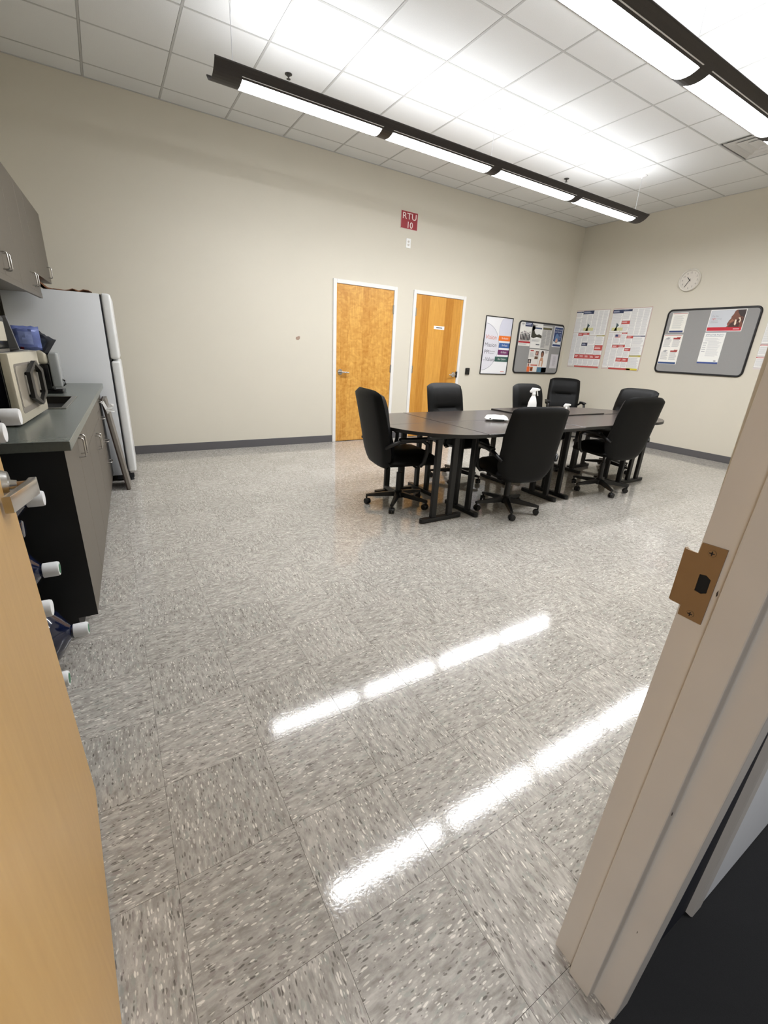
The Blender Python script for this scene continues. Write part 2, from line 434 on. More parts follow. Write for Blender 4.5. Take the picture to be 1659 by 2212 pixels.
cache2 = {}
for x in xl:
    if 'x' not in cache2:
        bm = B(); box(bm, -.0075, .0075, YN1, YB, ZC+.0005, ZC+.012); cache2['x'] = mesh_of('grid_tee', bm, M['tee'])
    obj('grid_tee', cache2['x'], None, ceil, loc=(x, 0, 0))
for y in yl:
    if 'y' not in cache2:
        bm = B(); box(bm, -.93, XR, -.0075, .0075, ZC+.0008, ZC+.012); cache2['y'] = mesh_of('grid_tee', bm, M['tee'])
    obj('grid_tee', cache2['y'], None, ceil, loc=(0, y, 0))
bm = B()
box(bm, -.93, XR, YB-.012, YB, ZC-.004, ZC+.012); box(bm, XR-.012, XR, YN1, YB, ZC-.004, ZC+.012)
obj('edge_angle', bm, M['tee'], ceil)

# cove base
bm = B()
for a, b_ in ((-.3, D1X), (D1X+DW, D2X), (D2X+DW, XR)): box(bm, a, b_, YB-.007, YB, 0, .1, bev=.002, seg=1)
tag(obj('baseboard_back', bm, M['cove']), 'dark grey vinyl base below the door wall', 'baseboard', kind='structure')
bm = B(); box(bm, XR-.007, XR, YN1, YB-.007, 0, .1, bev=.002, seg=1)
tag(obj('baseboard_right', bm, M['cove']), 'dark grey vinyl base below the clock wall', 'baseboard', kind='structure')

# ---------------------------------------------------------------- far doors
def lever(parent, x, z, sgn, y):
    """round rose and straight lever on the room side; sgn = direction the lever points"""
    bm = B(); cyl(bm, (x, y, z), (x, y-.012, z), .042, .038, 24)
    ro = obj('rose', bm, M['chrome'], parent, smooth=True)
    bm = B(); cyl(bm, (x, y-.012, z), (x, y-.055, z), .012, seg=14)
    tube(bm, [(x, y-.05, z), (x+sgn*.03, y-.056, z), (x+sgn*.075, y-.056, z-.002), (x+sgn*.118, y-.05, z-.004)], [.012, .012, .0105, .0095], 10, 1.0)
    obj('lever', bm, M['chrome'], ro, smooth=True)
def far_door(name, x, wood, lever_left, label):
    d = thing(name, label, 'door', (x, YB, 0), kind='structure')
    bm = B(); f = .051
    box(bm, 0, f, -.018, .13, 0, 2.184, bev=.004, seg=1); box(bm, DW-f, DW, -.018, .13, 0, 2.184, bev=.004, seg=1); box(bm, f, DW-f, -.018, .13, 2.133, 2.184, bev=.004, seg=1)
    obj('frame', bm, M['frame'], d)
    bm = B(); box(bm, f+.003, DW-f-.003, -.006, .038, .008, 2.130, bev=.0015, seg=1)
    obj('door_leaf', bm, wood, d)
    bm = B(); box(bm, f, DW-f, .0, .1, 0, .006); obj('threshold', bm, M['dark'], d)
    hx = DW-f if lever_left else f
    for z in (.27, 1.065, 1.885):
        bm = B(); cyl(bm, (hx, -.012, z-.056), (hx, -.012, z+.056), .0085, seg=10)
        box(bm, hx-.016, hx+.016, -.0135, -.004, z-.055, z+.055)
        obj('hinge', bm, M['chrome'], d)
    if lever_left: lever(d, f+.064, 1.0, 1, -.006)
    else:
        lever(d, DW-f-.07, 1.0, -1, -.006)
        bm = B(); box(bm, DW-f-.022, DW-f+.012, -.021, -.004, .955, 1.05, bev=.002, seg=1); obj('latch_guard', bm, M['bb_frame'], d)
    return d
far_door('door_1', D1X, M['maple_a'], True, 'figured maple door with lever on its left, nearer the fridge')
d2 = far_door('door_2', D2X, M['maple_b'], False, 'striped maple door with small white name plate')
p = Print(.205, .048, (240, 240, 238)); p.up(); p.lines(.045, .016, .12, .016, .016, (70, 70, 74), .8, 0)
pl = p.done('name_plate', d2); pl.location = (.42, -.0065, 1.672); pl.rotation_euler = BACK

# ---------------------------------------------------------------- doorway in the foreground
d3 = thing('door_3', 'open foreground doorway with cream steel frame and wooden leaf', 'door', (0, 0, 0), kind='structure')
LEAN = -.0245
def shear(bm):
    for v in bm.verts: v.co.y += LEAN*v.co.z
HH = 2.16
bm = B()   # right jamb, double-rabbet profile in plan
prof = [(.7225, .2815), (.7225, .2345), (.7065, .2325), (.7065, .1835), (.7245, .1815), (.7245, .1335), (.776, .1335), (.776, .148), (.80, .148), (.80, .268), (.776, .268), (.776, .2815)]
prism(bm, prof, 0, HH); bmesh.ops.bevel(bm, geom=[e for e in bm.edges if abs(e.verts[0].co.z-e.verts[1].co.z) > 1], offset=.0025, segments=2, affect='EDGES', profile=.5)
shear(bm); obj('jamb', bm, M['jamb'], d3)
bm = B(); prism(bm, [(-.172-(x-.724), y) for x, y in reversed(prof)], 0, HH); obj('jamb', bm, M['jamb'], d3)
bm = B(); box(bm, -.22, .776, .1335, .2815, HH-.05, HH+.002); obj('frame_head', bm, M['jamb'], d3)
# strike plate with lip, opening and two screws (lies on the jamb's rabbet)
XS = .7222
bm = B()
def yz(y, z): return Vector((XS, y, z))
outer = [(.2525, 1.061), (.2195, 1.062), (.2215, .936), (.2545, .937), (.2545, .953), (.2635, .9535), (.2635, 1.043), (.2535, 1.043)]
hole = [(.2435, 1.013), (.2345, 1.0145), (.2275, 1.010), (.2275, .9875), (.2345, .9835), (.2435, .985)]
vo = [bm.verts.new(yz(*q)) for q in outer]; vh = [bm.verts.new(yz(*q)) for q in hole]
eo = [bm.edges.new((vo[i], vo[(i+1) % 8])) for i in range(8)]; eh = [bm.edges.new((vh[i], vh[(i+1) % 6])) for i in range(6)]
bmesh.ops.triangle_fill(bm, edges=eo+eh, use_beauty=True)
r = bmesh.ops.extrude_face_region(bm, geom=list(bm.faces)); bmesh.ops.translate(bm, verts=[v for v in r['geom'] if isinstance(v, bmesh.types.BMVert)], vec=(-.0025, 0, 0))
# curved lip that runs past the jamb's edge into the room
for k in range(4):
    a0, a1 = k*.38, (k+1)*.38
    ya, yb = .2635+.011*math.sin(a0), .2635+.011*math.sin(a1); xa, xb = XS-.0012+.011*(1-math.cos(a0)), XS-.0012+.011*(1-math.cos(a1))
    for dx in (0,):
        box(bm, min(xa, xb)-.0012, max(xa, xb)+.0012, ya-.0005, yb+.0005, .9535, 1.043)
sp = obj('strike_plate', bm, M['brass'], d3); tag(sp, 'dull brass strike plate')
for y, z in ((.2365, 1.050), (.2385, .946)):
    bm = B(); cyl(bm, (XS-.0024, y, z), (XS-.0038, y, z), .0058, .005, 14)
    box(bm, XS-.0041, XS-.0036, y-.0035, y+.0035, z-.0008, z+.0008, mi=1); box(bm, XS-.0041, XS-.0036, y-.0008, y+.0008, z-.0035, z+.0035, mi=1)
    obj('screw', bm, [M['brass'], M['ink']], sp)
bm = B(); box(bm, XS-.0004, XS+.0, .2265, .2440, .983, 1.0150); obj('latch_opening', bm, M['dark'], sp)
bm = B()
for y, z, a, b_ in ((.2155, .993, .0012, .006), (.2285, .215, .0012, .004), (.166, .60, .0007, .005), (.149, .30, .0006, .004)):
    x = .7064 if y < .2325+LEAN*z-.0005 else .7224
    prism(bm, [(y-a, z-b_*.4), (y+a*.3, z-b_), (y+a, z+b_*.2), (y-a*.2, z+b_)], x-.0003, x+.0004, Matrix(((0, 0, 1, 0), (1, 0, 0, 0), (0, 1, 0, 0), (0, 0, 0, 1))))
obj('scuff', bm, mat('scuff_brown', (62, 52, 44), .7), d3)
# the leaf, swung a little past 90 degrees into the room
HA = Vector((-.130, .290, 0)); DD = Vector((-.209+.130, 1.228-.290, 0)); DL = DD.length; DD.normalize()
ANG = math.atan2(DD.y, DD.x)
leafm = T(HA.x, HA.y, 0) @ RZ(ANG)      # local x along the leaf, local -y = corridor face towards the opening
def hang_lean(bm):
    for v in bm.verts: v.co.x -= .0175*v.co.z
bm = B(); box(bm, .0, DL, 0, .044, .010, 2.125, bev=.0015, seg=1, M4=leafm); hang_lean(bm)
leaf = obj('door_leaf', bm, M['maple_c'], d3); tag(leaf, 'honey maple door leaf')
hx, hz = DL-.07, .996
bm = B(); cyl(bm, (hx, 0, hz), (hx, -.010, hz), .036, .032, 26); xf(bm, list(bm.verts), leafm); hang_lean(bm)
rose = obj('rose', bm, M['chrome'], leaf, smooth=30)
bm = B()
cyl(bm, (hx, -.008, hz), (hx, -.022, hz), .0155, .0125, 20); cyl(bm, (hx, -.022, hz), (hx, -.046, hz), .0095, seg=20, mi=1)  # brass on the spindle paints in the leaf's orange reflection
prism(bm, [(hx+.011, -.041), (hx+.011, -.056), (hx-.010, -.056), (hx-.125, -.018), (hx-.125, -.004), (hx-.016, -.041)], hz-.021, hz+.014, bev=.0025)
xf(bm, list(bm.verts), leafm); hang_lean(bm); obj('lever', bm, [M['chrome'], M['brass']], rose, smooth=30)

# neighbouring white door glimpsed along the corridor wall
d4 = thing('door_4', 'white door with grey frame at the right edge of the corridor', 'door', (0, 0, 0), kind='structure')
bm = B(); box(bm, 1.067, 1.117, .140, .20, 0, 2.12, bev=.003, seg=1); box(bm, 2.03, 2.08, .140, .20, 0, 2.12, bev=.003, seg=1); box(bm, 1.117, 2.03, .140, .2, 2.07, 2.12)
obj('frame', bm, M['jamb'], d4)
bm = B(); box(bm, 1.12, 2.027, .1425, .16, .002, 2.068); obj('door_leaf', bm, M['plastic_white'], d4)

# ================================================================== LAMPS
def emis(name, col, st):
    mt = bpy.data.materials.new(name); mt.use_nodes = True; nt = mt.node_tree; nt.nodes.clear()
    o = nt.nodes.new('ShaderNodeOutputMaterial'); e = nt.nodes.new('ShaderNodeEmission')
    e.inputs[0].default_value = (*col, 1); e.inputs[1].default_value = st; nt.links.new(e.outputs[0], o.inputs[0]); return mt
E_DOWN = emis('lit_diffuser', (.985, 1.0, 1.03), LAMP_DOWN); E_UP = emis('lit_tube', (.985, 1.0, 1.03), LAMP_UP)
def pendant(y, x0, x1, segs, cables, label):
    zb, half, sag = 3.050, .14, .066; R_ = (half*half+sag*sag)/(2*sag)
    def arc(v): return zb + R_-math.sqrt(R_*R_-v*v)
    t = thing('pendant_light', label, 'light', (0, y, 0), group='linear pendant lights')
    # shell: curved trough with openings for the diffusers
    bm = B(); vs = [-.14, -.125, -.105, -.08, -.055, -.028, 0, .028, .055, .08, .105, .125, .14]
    xs = sorted({x0, x1, *[s for q in segs for s in q]})
    def strip(xa, xb, va, vb):
        z0, z1 = arc(va), arc(vb)
        a = [bm.verts.new((x, v, z+dz)) for x, v, z, dz in ((xa, va, z0, 0), (xb, va, z0, 0), (xb, vb, z1, 0), (xa, vb, z1, 0), (xa, va, z0, .004), (xb, va, z0, .004), (xb, vb, z1, .004), (xa, vb, z1, .004))]
        for f in ((0, 1, 2, 3), (7, 6, 5, 4), (0, 4, 5, 1), (1, 5, 6, 2), (2, 6, 7, 3), (3, 7, 4, 0)): bm.faces.new([a[i] for i in f])
    for xa, xb in zip(xs, xs[1:]):
        lit = any(abs(xa-q[0]) < 1e-6 for q in segs)
        for va, vb in zip(vs, vs[1:]):
            if lit and va > -.0801 and vb < .0801: continue
            strip(xa, xb, va, vb)
    for v in (-.14, .14):   # rolled lips
        cyl(bm, (x0, v, arc(.14)+.004), (x1, v, arc(.14)+.004), .006, seg=8)
    obj('trough', bm, M['dark_lamp'], t)
    me = None
    for q in segs:
        bm = B(); pv = [v for v in vs if abs(v) < .0801]
        n = 8; L_ = q[1]-q[0]
        rows = []
        for v in pv:
            # rounded ends
            ins = .02*(abs(v)/.08)**4
            rows.append((bm.verts.new((q[0]+ins, v, arc(v)+.001)), bm.verts.new((q[1]-ins, v, arc(v)+.001)), bm.verts.new((q[0]+ins, v, arc(v)+.003)), bm.verts.new((q[1]-ins, v, arc(v)+.003))))
        for a, b_ in zip(rows, rows[1:]):
            bm.faces.new((a[0], a[1], b_[1], b_[0])); bm.faces.new((a[2], b_[2], b_[3], a[3]))
        obj('diffuser', bm, E_DOWN, t)
        bm = B(); box(bm, q[0]-.004, q[1]+.004, -.100, .100, 3.0765, 3.0785); obj('glow_stop_plate', bm, M['canopy'], t)  # unseen plate added to keep the diffuser's light off the ceiling
        bm = B(); box(bm, q[0]+.02, q[1]-.02, -.085, .085, 3.0795, 3.0960, bev=.003, seg=1); obj('uplight_lens', bm, E_UP, t)
    for x in cables:
        bm = B(); cyl(bm, (x, 0, ZC), (x, 0, 3.079), .0024, seg=6)
        tube(bm, [(x-.001, 0, ZC-.12), (x+.006, 0, ZC-.09), (x+.010, 0, ZC-.05), (x+.004, 0, ZC-.02)], .0016, 6)
        c = obj('suspension_cable', bm, M['cable'], t)
        bm = B(); lathe(bm, [(.058, 0), (.058, -.004), (.05, -.012), (.012, -.016), (.008, -.03)], 24, T(x, 0, ZC)); obj('canopy', bm, M['canopy'], t, smooth=True)
    return t
sg = [(1.11, 2.275), (2.383, 3.548), (3.668, 4.845), (4.955, 6.075)]
pendant(4.04, .914, 6.25, sg, [1.07, 3.591, 6.142], 'dark linear pendant light nearer the door wall, whole length in view')
pendant(2.11, .81, 6.15, [(a-.105, b-.105) for a, b in sg], [.97, 3.49, 6.04], 'dark linear pendant light at the upper right, cut by the frame')

# sprinkler heads
def sprinkler(x, y, label):
    bm = B(); lathe(bm, [(.032, 0), (.032, -.004), (.012, -.006), (.010, -.02), (.005, -.022), (.004, -.034), (.018, -.035), (.018, -.037)], 16)
    o = obj('sprinkler_head', bm, mat('dark_sprinkler_metal', (70, 68, 66), .4, .7), None, smooth=30, loc=(x, y, ZC+.001)); return tag(o, label, 'sprinkler', 'ceiling sprinkler heads')
sprinkler(1.726, 4.699, 'ceiling sprinkler near the left end of the long pendant')
sprinkler(5.511, 4.691, 'ceiling sprinkler near the far right end of the pendant')
# air vent in the ceiling grid
vt = thing('air_vent', 'square grey ceiling air diffuser partly behind the upper right pendant', 'vent', (6.234, 2.777, ZC))
bm = B(); box(bm, -.30, .30, -.30, .30, .012, .02); obj('back_plate', bm, mat('vent_grey', (196, 194, 190), .5), vt)
for k, rr in enumerate((.285, .2, .12)):
    bm = B(); zt = .012 if k else .01; w2 = .03
    o_ = [(-rr, -rr), (rr, -rr), (rr, rr), (-rr, rr)]; i_ = [(x*(1-w2*1.6/rr), y*(1-w2*1.6/rr)) for x, y in o_]
    vo = [bm.verts.new((x, y, -.004+.003*k)) for x, y in o_]; vi = [bm.verts.new((x, y, .016)) for x, y in i_]
    vo2 = [bm.verts.new((x, y, -.002+.003*k)) for x, y in o_]; vi2 = [bm.verts.new((x, y, .018)) for x, y in i_]
    for i in range(4):
        j = (i+1) % 4; bm.faces.new((vo[i], vo[j], vi[j], vi[i])); bm.faces.new((vo2[i], vi2[i], vi2[j], vo2[j])); bm.faces.new((vo[i], vo2[i], vo2[j], vo[j]))
    obj('vane', bm, mat('vent_grey', (196, 194, 190), .5), vt)

# corridor ceiling lamp (out of frame, lights the door's corridor side)
cl = thing('corridor_light', 'corridor ceiling light outside the doorway', 'light', (-1.65, -.8, 2.45))
bm = B(); box(bm, -.62, .62, -.32, .32, 0, .06, bev=.006, seg=1); obj('housing', bm, M['canopy'], cl)
bm = B(); box(bm, -.56, .56, -.26, .26, -.006, .0); obj('diffuser', bm, emis('corridor_diffuser', (.97, .97, 1.0), LAMP_HALL), cl)
c2 = dup(cl, (1.95, -.55, 2.45), 0, 'added unseen corridor lamp farther right, brightening the white door')  # extra lamp, added only to brighten the white door

# ================================================================== TABLES
def t_leg(parent, x, y, ang, length=.43, h_=.712):
    """foot bar with two posts and a top bar, foot runs along local x before rotation"""
    Mx = T(x, y, 0) @ RZ(ang); l = length/2
    bm = B()
    pts = [(-l+.025+.025*math.cos(a), .025*math.sin(a)) for a in [PI/2+PI*i/6 for i in range(7)]]+[(l-.025+.025*math.cos(a), .025*math.sin(a)) for a in [-PI/2+PI*i/6 for i in range(7)]]
    prism(bm, pts, .004, .038, Mx, bev=.004); lg = obj('leg', bm, M['black_steel'], parent)
    for sx in (-.085, .085):
        bm = B(); box(bm, sx-.026, sx+.026, -.017, .017, .036, h_-.02, bev=.004, seg=1, M4=Mx); obj('post', bm, M['black_steel'], lg)
    bm = B(); box(bm, -l*.9, l*.9, -.02, .02, h_-.024, h_, bev=.003, seg=1, M4=Mx); obj('top_bar', bm, M['black_steel'], lg)
GT = 'conference table sections'
def rect_table(x0, x1, y0, y1, top, label, lx):
    t = thing('conference_table', label, 'table', ((x0+x1)/2, (y0+y1)/2, 0), 0, GT); a, b_ = (x1-x0)/2-.0015, (y1-y0)/2-.0015
    bm = B(); box(bm, -a+.0015, a-.0015, -b_+.0015, b_-.0015, top-.012, top, bev=.0015, seg=1); obj('tabletop', bm, M['table'], t)
    bm = B(); box(bm, -a, a, -b_, b_, top-.028, top-.0025, bev=.003, seg=1); obj('edge_band', bm, M['table_edge'], t)
    for x in lx: t_leg(t, x-(x0+x1)/2, 0 if y0 > 3 else 0, PI/2, .43, top-.028)
    return t
def quarter_table(cx, cy, r, q, top, label, leg):
    """quarter round leaf; q = quadrant start angle"""
    t = thing('conference_table', label, 'table', (cx, cy, 0), 0, GT)
    def outl(rr, ins):
        c = (ins*math.sqrt(2)*math.cos(q+PI/4), ins*math.sqrt(2)*math.sin(q+PI/4))
        da = ins/rr
        return [c]+[(rr*math.cos(q+da+(PI/2-2*da)*i/28), rr*math.sin(q+da+(PI/2-2*da)*i/28)) for i in range(29)]
    bm = B(); prism(bm, outl(r-.0015, .003), top-.012, top, bev=.0012); obj('tabletop', bm, M['table'], t)
    bm = B(); prism(bm, outl(r, .0015), top-.028, top-.0025, bev=.002); obj('edge_band', bm, M['table_edge'], t)
    t_leg(t, leg[0]-cx, leg[1]-cy, leg[2], .43, top-.028)
    return t
TZ = .740
quarter_table(2.47, 3.062, .612, PI, TZ, 'quarter-round dark table end, front half by the nearest left chair', (2.22, 2.637, 0))
quarter_table(2.47, 3.066, .612, PI/2, TZ-.001, 'quarter-round dark table end, back half by the nearest left chair', (2.27, 3.455, 0))
rect_table(2.472, 3.69, 2.450, 3.062, TZ, 'dark rectangular table section in front row under the white wipes pack', (2.545, 3.572))
rect_table(2.472, 3.69, 3.066, 3.678, TZ, 'dark rectangular table section in back row before the chair at the striped door', (2.545, 3.562))
rect_table(3.694, 4.905, 2.458, 3.070, TZ+.002, 'dark rectangular table section in front row, right half', (3.765, 4.83))
rect_table(3.700, 4.91, 3.074, 3.700, TZ+.014, 'dark rectangular table section standing slightly higher, under the tall spray bottle', (3.77, 4.83))
quarter_table(4.907, 3.070, .606, -PI/2, TZ, 'quarter-round dark table end, front half at the far right', (5.115, 2.69, 0))
quarter_table(4.912, 3.074, .612, 0, TZ+.004, 'quarter-round dark table end, back half at the far right', (5.13, 3.42, 0))

# ================================================================== CHAIRS
def make_chair():
    t = thing('office_chair', '', 'chair', group='black leather office chairs')
    # five-star base
    bm = B(); lathe(bm, [(.045, .072), (.05, .085), (.046, .118), (.03, .135)], 18); hub = obj('base_hub', bm, M['black_plastic'], t, smooth=30)
    for k in range(5):
        a = PI/2+.3+2*PI*k/5; Mx = RZ(a); bm = B()
        sec = [(.03, .024, .082, .124), (.14, .020, .076, .112), (.24, .0165, .072, .097), (.292, .015, .070, .088)]
        rings = []
        for x, hw, z0, z1 in sec: rings.append([bm.verts.new(Mx @ Vector(v)) for v in ((x, -hw, z0), (x, hw, z0), (x, hw*.72, z1), (x, -hw*.72, z1))])
        for r0_, r1_ in zip(rings, rings[1:]):
            for i in range(4): bm.faces.new((r0_[i], r0_[(i+1) % 4], r1_[(i+1) % 4], r1_[i]))
        bm.faces.new(list(reversed(rings[0]))); bm.faces.new(rings[-1])
        lg = obj('base_leg', bm, M['black_plastic'], t)
        bm = B(); p = Mx @ Vector((.285, 0, 0)); sa = a+random.uniform(-1.2, 1.2); c, s = math.cos(sa), math.sin(sa)
        o2 = Vector((-c*.012, -s*.012, 0)); ax = Vector((-s, c, 0))
        cyl(bm, (p.x, p.y, .045), (p.x, p.y, .085), .008, seg=8)
        for sd in (-1, 1):
            q0 = p+o2+ax*(sd*.005); q1 = p+o2+ax*(sd*.023)
            cyl(bm, (q0.x, q0.y, .0275), (q1.x, q1.y, .0275), .0275, .024, 18)
        prism(bm, [(.024*math.cos(b), .024*math.sin(b)) for b in [PI*i/8 for i in range(9)]], -.006, .006, T(p.x+o2.x, p.y+o2.y, .03) @ RZ(sa) @ RX(PI/2))
        obj('caster', bm, M['caster'], lg)
    bm = B(); cyl(bm, (0, 0, .12), (0, 0, .30), .026, .024, 18); cyl(bm, (0, 0, .30), (0, 0, .42), .014, seg=14); obj('gas_lift', bm, M['black_plastic'], t, smooth=30)
    up_ = []
    bm = B(); box(bm, -.085, .085, -.13, .10, .385, .425, bev=.008); box(bm, -.03, .03, -.25, -.1, .395, .415, bev=.004)
    tube(bm, [(.05, .02, .402), (.16, .04, .398), (.23, .045, .39)], [.006, .006, .009], 8); up_.append(obj('tilt_mechanism', bm, M['black_plastic'], t))
    # seat: rounded cushion with waterfall front
    def pad(nx, ny, fx, ft, fb):
        """closed pad: fx(u,v)->(x,y) outline, ft/fb heights"""
    bm = B(); nx, ny = 14, 14; top, bot = [], []
    for j in range(ny+1):
        v = -1+2*j/ny; rt_, rb_ = [], []
        for i in range(nx+1):
            u = -1+2*i/nx
            # superellipse mapping
            k = (1-.12*abs(v)**4); x = u*.258*(1-.10*abs(v)**5); y = .02+v*.255*(1-.08*abs(u)**5)
            e = max(abs(u), abs(v)); edge = max(0, 1-e**7)
            dome = .5+.5*(1-e**4)
            fall = -.045*max(0, v-.45)**1.6
            crease = -.010*math.exp(-((u*u-.42)/.10)**2)*(1 if abs(v) < .86 else 0)
            rt_.append((x, y, +.440+.088*edge**.5*dome+fall+crease)); rb_.append((x, y, +.440-.040*edge**.5+fall*.6))
        top.append(rt_); bot.append(rb_)
    def skin(bm, A, Bt):
        ny_, nx_ = len(A)-1, len(A[0])-1
        va = [[bm.verts.new(c) for c in r] for r in A]; vb = [[None]*(nx_+1) for _ in range(ny_+1)]
        for j in range(ny_+1):
            for i in range(nx_+1):
                rim = j in (0, ny_) or i in (0, nx_)
                vb[j][i] = va[j][i] if rim else bm.verts.new(Bt[j][i])
        for j in range(ny_):
            for i in range(nx_):
                bm.faces.new((va[j][i], va[j][i+1], va[j+1][i+1], va[j+1][i]))
                q = (vb[j][i], vb[j+1][i], vb[j+1][i+1], vb[j][i+1])
                if len(set(q)) >= 3 and set(q) != {va[j][i], va[j][i+1], va[j+1][i+1], va[j+1][i]}: bm.faces.new(q)
    skin(bm, top, bot); up_.append(obj('seat', bm, M['black_leather'], t, smooth=60))
    # backrest: pad in front, harder shell behind
    def bw(v):      # half width by height 0..1
        return .262*(1-.42*(max(0, .30-v)/.30)**2.2)*(1-.05*max(0, v-.7)/.3)
    ny = 22; nx = 14; Fr, Rr, Sh = [], [], []
    for j in range(ny+1):
        v = j/ny; f_, r_, s_ = [], [], []
        for i in range(nx+1):
            u = -1+2*i/nx
            z = .375+.645*v
            hw = bw(v); x = u*hw
            top_round = .035*abs(u)**5*max(0, (v-.55)/.45)**2          # corners pulled down
            z -= top_round
            yc = -.212-.135*v-.030*(v-.55)**2
            wrap = .030*abs(u)**2.4
            ev = max(abs(u)**1.0, abs(2*v-1)); e = max(0, 1-ev**8)**.5
            bul = .020*math.exp(-((v-.30)/.17)**2)+.012*math.exp(-((v-.80)/.14)**2)
            seam = -.022*math.exp(-((v-.585)/.022)**2)*(1 if abs(u) < .62 else max(0, 1-(abs(u)-.62)/.15))
            seam += -.010*math.exp(-((abs(u)-.66)/.06)**2)*(1 if .08 < v < .93 else .2)
            f_.append((x, yc+wrap+e*(.052+bul+seam), z)); r_.append((x, yc+wrap-e*.030, z)); 
        Fr.append(f_); Rr.append(r_)
    bm = B(); mid = [[(a[0], (a[1]*.55+b_[1]*.45), a[2]) for a, b_ in zip(fa, ra)] for fa, ra in zip(Fr, Rr)]
    skin(bm, Fr, mid); up_.append(obj('backrest', bm, M['black_leather'], t, smooth=60))
    bm = B(); mid2 = [[(a[0]*1.005, (a[1]*.48+b_[1]*.52), a[2]) for a, b_ in zip(fa, ra)] for fa, ra in zip(Fr, Rr)]
    skin(bm, mid2, [[(x*1.005, y-.012, z) for x, y, z in r] for r in Rr]); up_.append(obj('back_shell', bm, M['black_leather'], t, smooth=60))
    for sd in (-1, 1):
        bm = B(); x = sd*.285
        tube(bm, [(sd*.20, .06, .415), (sd*.262, .065, .418), (x, .075, .45), (x, .10, .54), (x, .10, .60), (x, .06, .632), (x, -.05, .64), (x, -.16, .632), (sd*.274, -.235, .60), (sd*.247, -.262, .575)],
             [.014, .016, .018, .018, .018, .018, .018, .017, .016, .014], 10, 1.0, upv=(1, 0, 0))
        ar = obj('armrest', bm, M['black_plastic'], t, smooth=60); up_.append(ar)
        bm = B(); box(bm, x-.027, x+.027, -.16, .115, .636, .662, bev=.011, seg=3); obj('arm_pad', bm, M['black_plastic'], ar, smooth=50)
    return t, up_
c0, upper = make_chair(); UPN = {o.name.split('.')[0] for o in upper}
chairs = [  # hub x, y, heading, lift, label
    (2.108, 3.130, (.993, -.115), .0, 'black office chair at the left end of the table, back to the figured door'),
    (2.935, 2.600, (.29, .957), -.054, 'black office chair at the front, low, its back to the camera before the wipes pack'),
    (4.405, 2.650, (.20, .98), .004, 'black office chair at the front right, its back to the camera, farther of the two'),
    (3.190, 3.605, (.05, -1.0), -.008, 'black office chair behind the table facing the camera before the striped door'),
    (4.530, 3.630, (-.02, -1.0), -.008, 'black office chair behind the table right beside the tall spray bottle'),
    (6.560, 4.850, (-.66, -.75), .008, 'black office chair apart from the table in the room corner'),
    (5.425, 3.200, (-1.0, .02), .002, 'black office chair at the right end of the table below the big grey bulletin board'),
]
for n, (x, y, hd, lift, lab) in enumerate(chairs):
    a = math.atan2(-hd[0], hd[1])
    o = c0 if n == 0 else dup(c0, (x, y, 0), a, lab)
    o.location = (x, y, 0); o.rotation_euler = (0, 0, a); o['label'] = lab
for o in list(bpy.data.objects):
    if o.parent and o.parent.name.startswith('office_chair') and o.name.split('.')[0] in UPN:
        k = [i for i, c in enumerate(chairs) if (Vector((c[0], c[1], 0))-o.parent.location).length < .01][0]
        o.location.z = chairs[k][3]

# ================================================================== ON THE TABLE
def spray(x, y, z, h_, rz, label):
    k = h_/.265; t = thing('spray_bottle', label, 'bottle', (x, y, z), rz, 'white spray bottles')
    bm = B(); lathe(bm, [(.040*k, 0), (.046*k, .006*k), (.047*k, .075*k), (.043*k, .115*k), (.030*k, .160*k), (.0185*k, .185*k), (.0165*k, .195*k)], 24)
    for v in bm.verts: v.co.y *= .72
    obj('bottle', bm, M['plastic_white'], t, smooth=50)
    bm = B(); lathe(bm, [(.019*k, .193*k), (.019*k, .213*k), (.014*k, .218*k)], 18); obj('collar', bm, M['plastic_white'], t, smooth=30)
    bm = B(); prism(bm, [(-.045*k, .228*k), (-.038*k, .214*k), (.012*k, .214*k), (.016*k, .238*k), (.055*k, .240*k), (.056*k, .256*k), (.03*k, .264*k), (-.022*k, .265*k)], -.011*k, .011*k, RX(PI/2), bev=.002); obj('sprayer_head', bm, M['plastic_white'], t, smooth=40)
    bm = B(); prism(bm, [(.022*k, .240*k), (.034*k, .240*k), (.046*k, .188*k), (.040*k, .186*k)], -.006*k, .006*k, RX(PI/2)); obj('trigger', bm, M['plastic_white'], t)
spray(3.845, 3.245, TZ+.014, .268, -.55, 'tall white spray bottle standing on the table')
spray(3.745, 2.745, TZ+.002, .178, -.55, 'small white spray bottle half hidden behind the front chair back')
t = thing('wipes_pack', 'white soft pack of wipes lying on the table', 'wipes pack', (3.09, 3.000, TZ), -.55)
bm = B(); A, Bm = [], []
for j in range(9):
    v = -1+2*j/8; ra, rb = [], []
    for i in range(13):
        u = -1+2*i/12; e = max(0, 1-max(abs(u)**6, abs(v)**4))**.5
        wob = .003*math.sin(u*9+v*5)+.002*math.sin(u*17-v*8)
        ra.append((u*.105, v*.055, .018+e*(.034+wob))); rb.append((u*.105, v*.055, .018-e*.0175))
    A.append(ra); Bm.append(rb)
va = [[bm.verts.new(c) for c in r] for r in A]; vb = [[va[j][i] if j in (0, 8) or i in (0, 12) else bm.verts.new(Bm[j][i]) for i in range(13)] for j in range(9)]
for j in range(8):
    for i in range(12):
        bm.faces.new((va[j][i], va[j][i+1], va[j+1][i+1], va[j+1][i])); q = (vb[j][i], vb[j+1][i], vb[j+1][i+1], vb[j][i+1])
        if set(q) != {va[j][i], va[j][i+1], va[j+1][i+1], va[j+1][i]}: bm.faces.new(q)
obj('pouch', bm, M['plastic_white'], t, smooth=60)
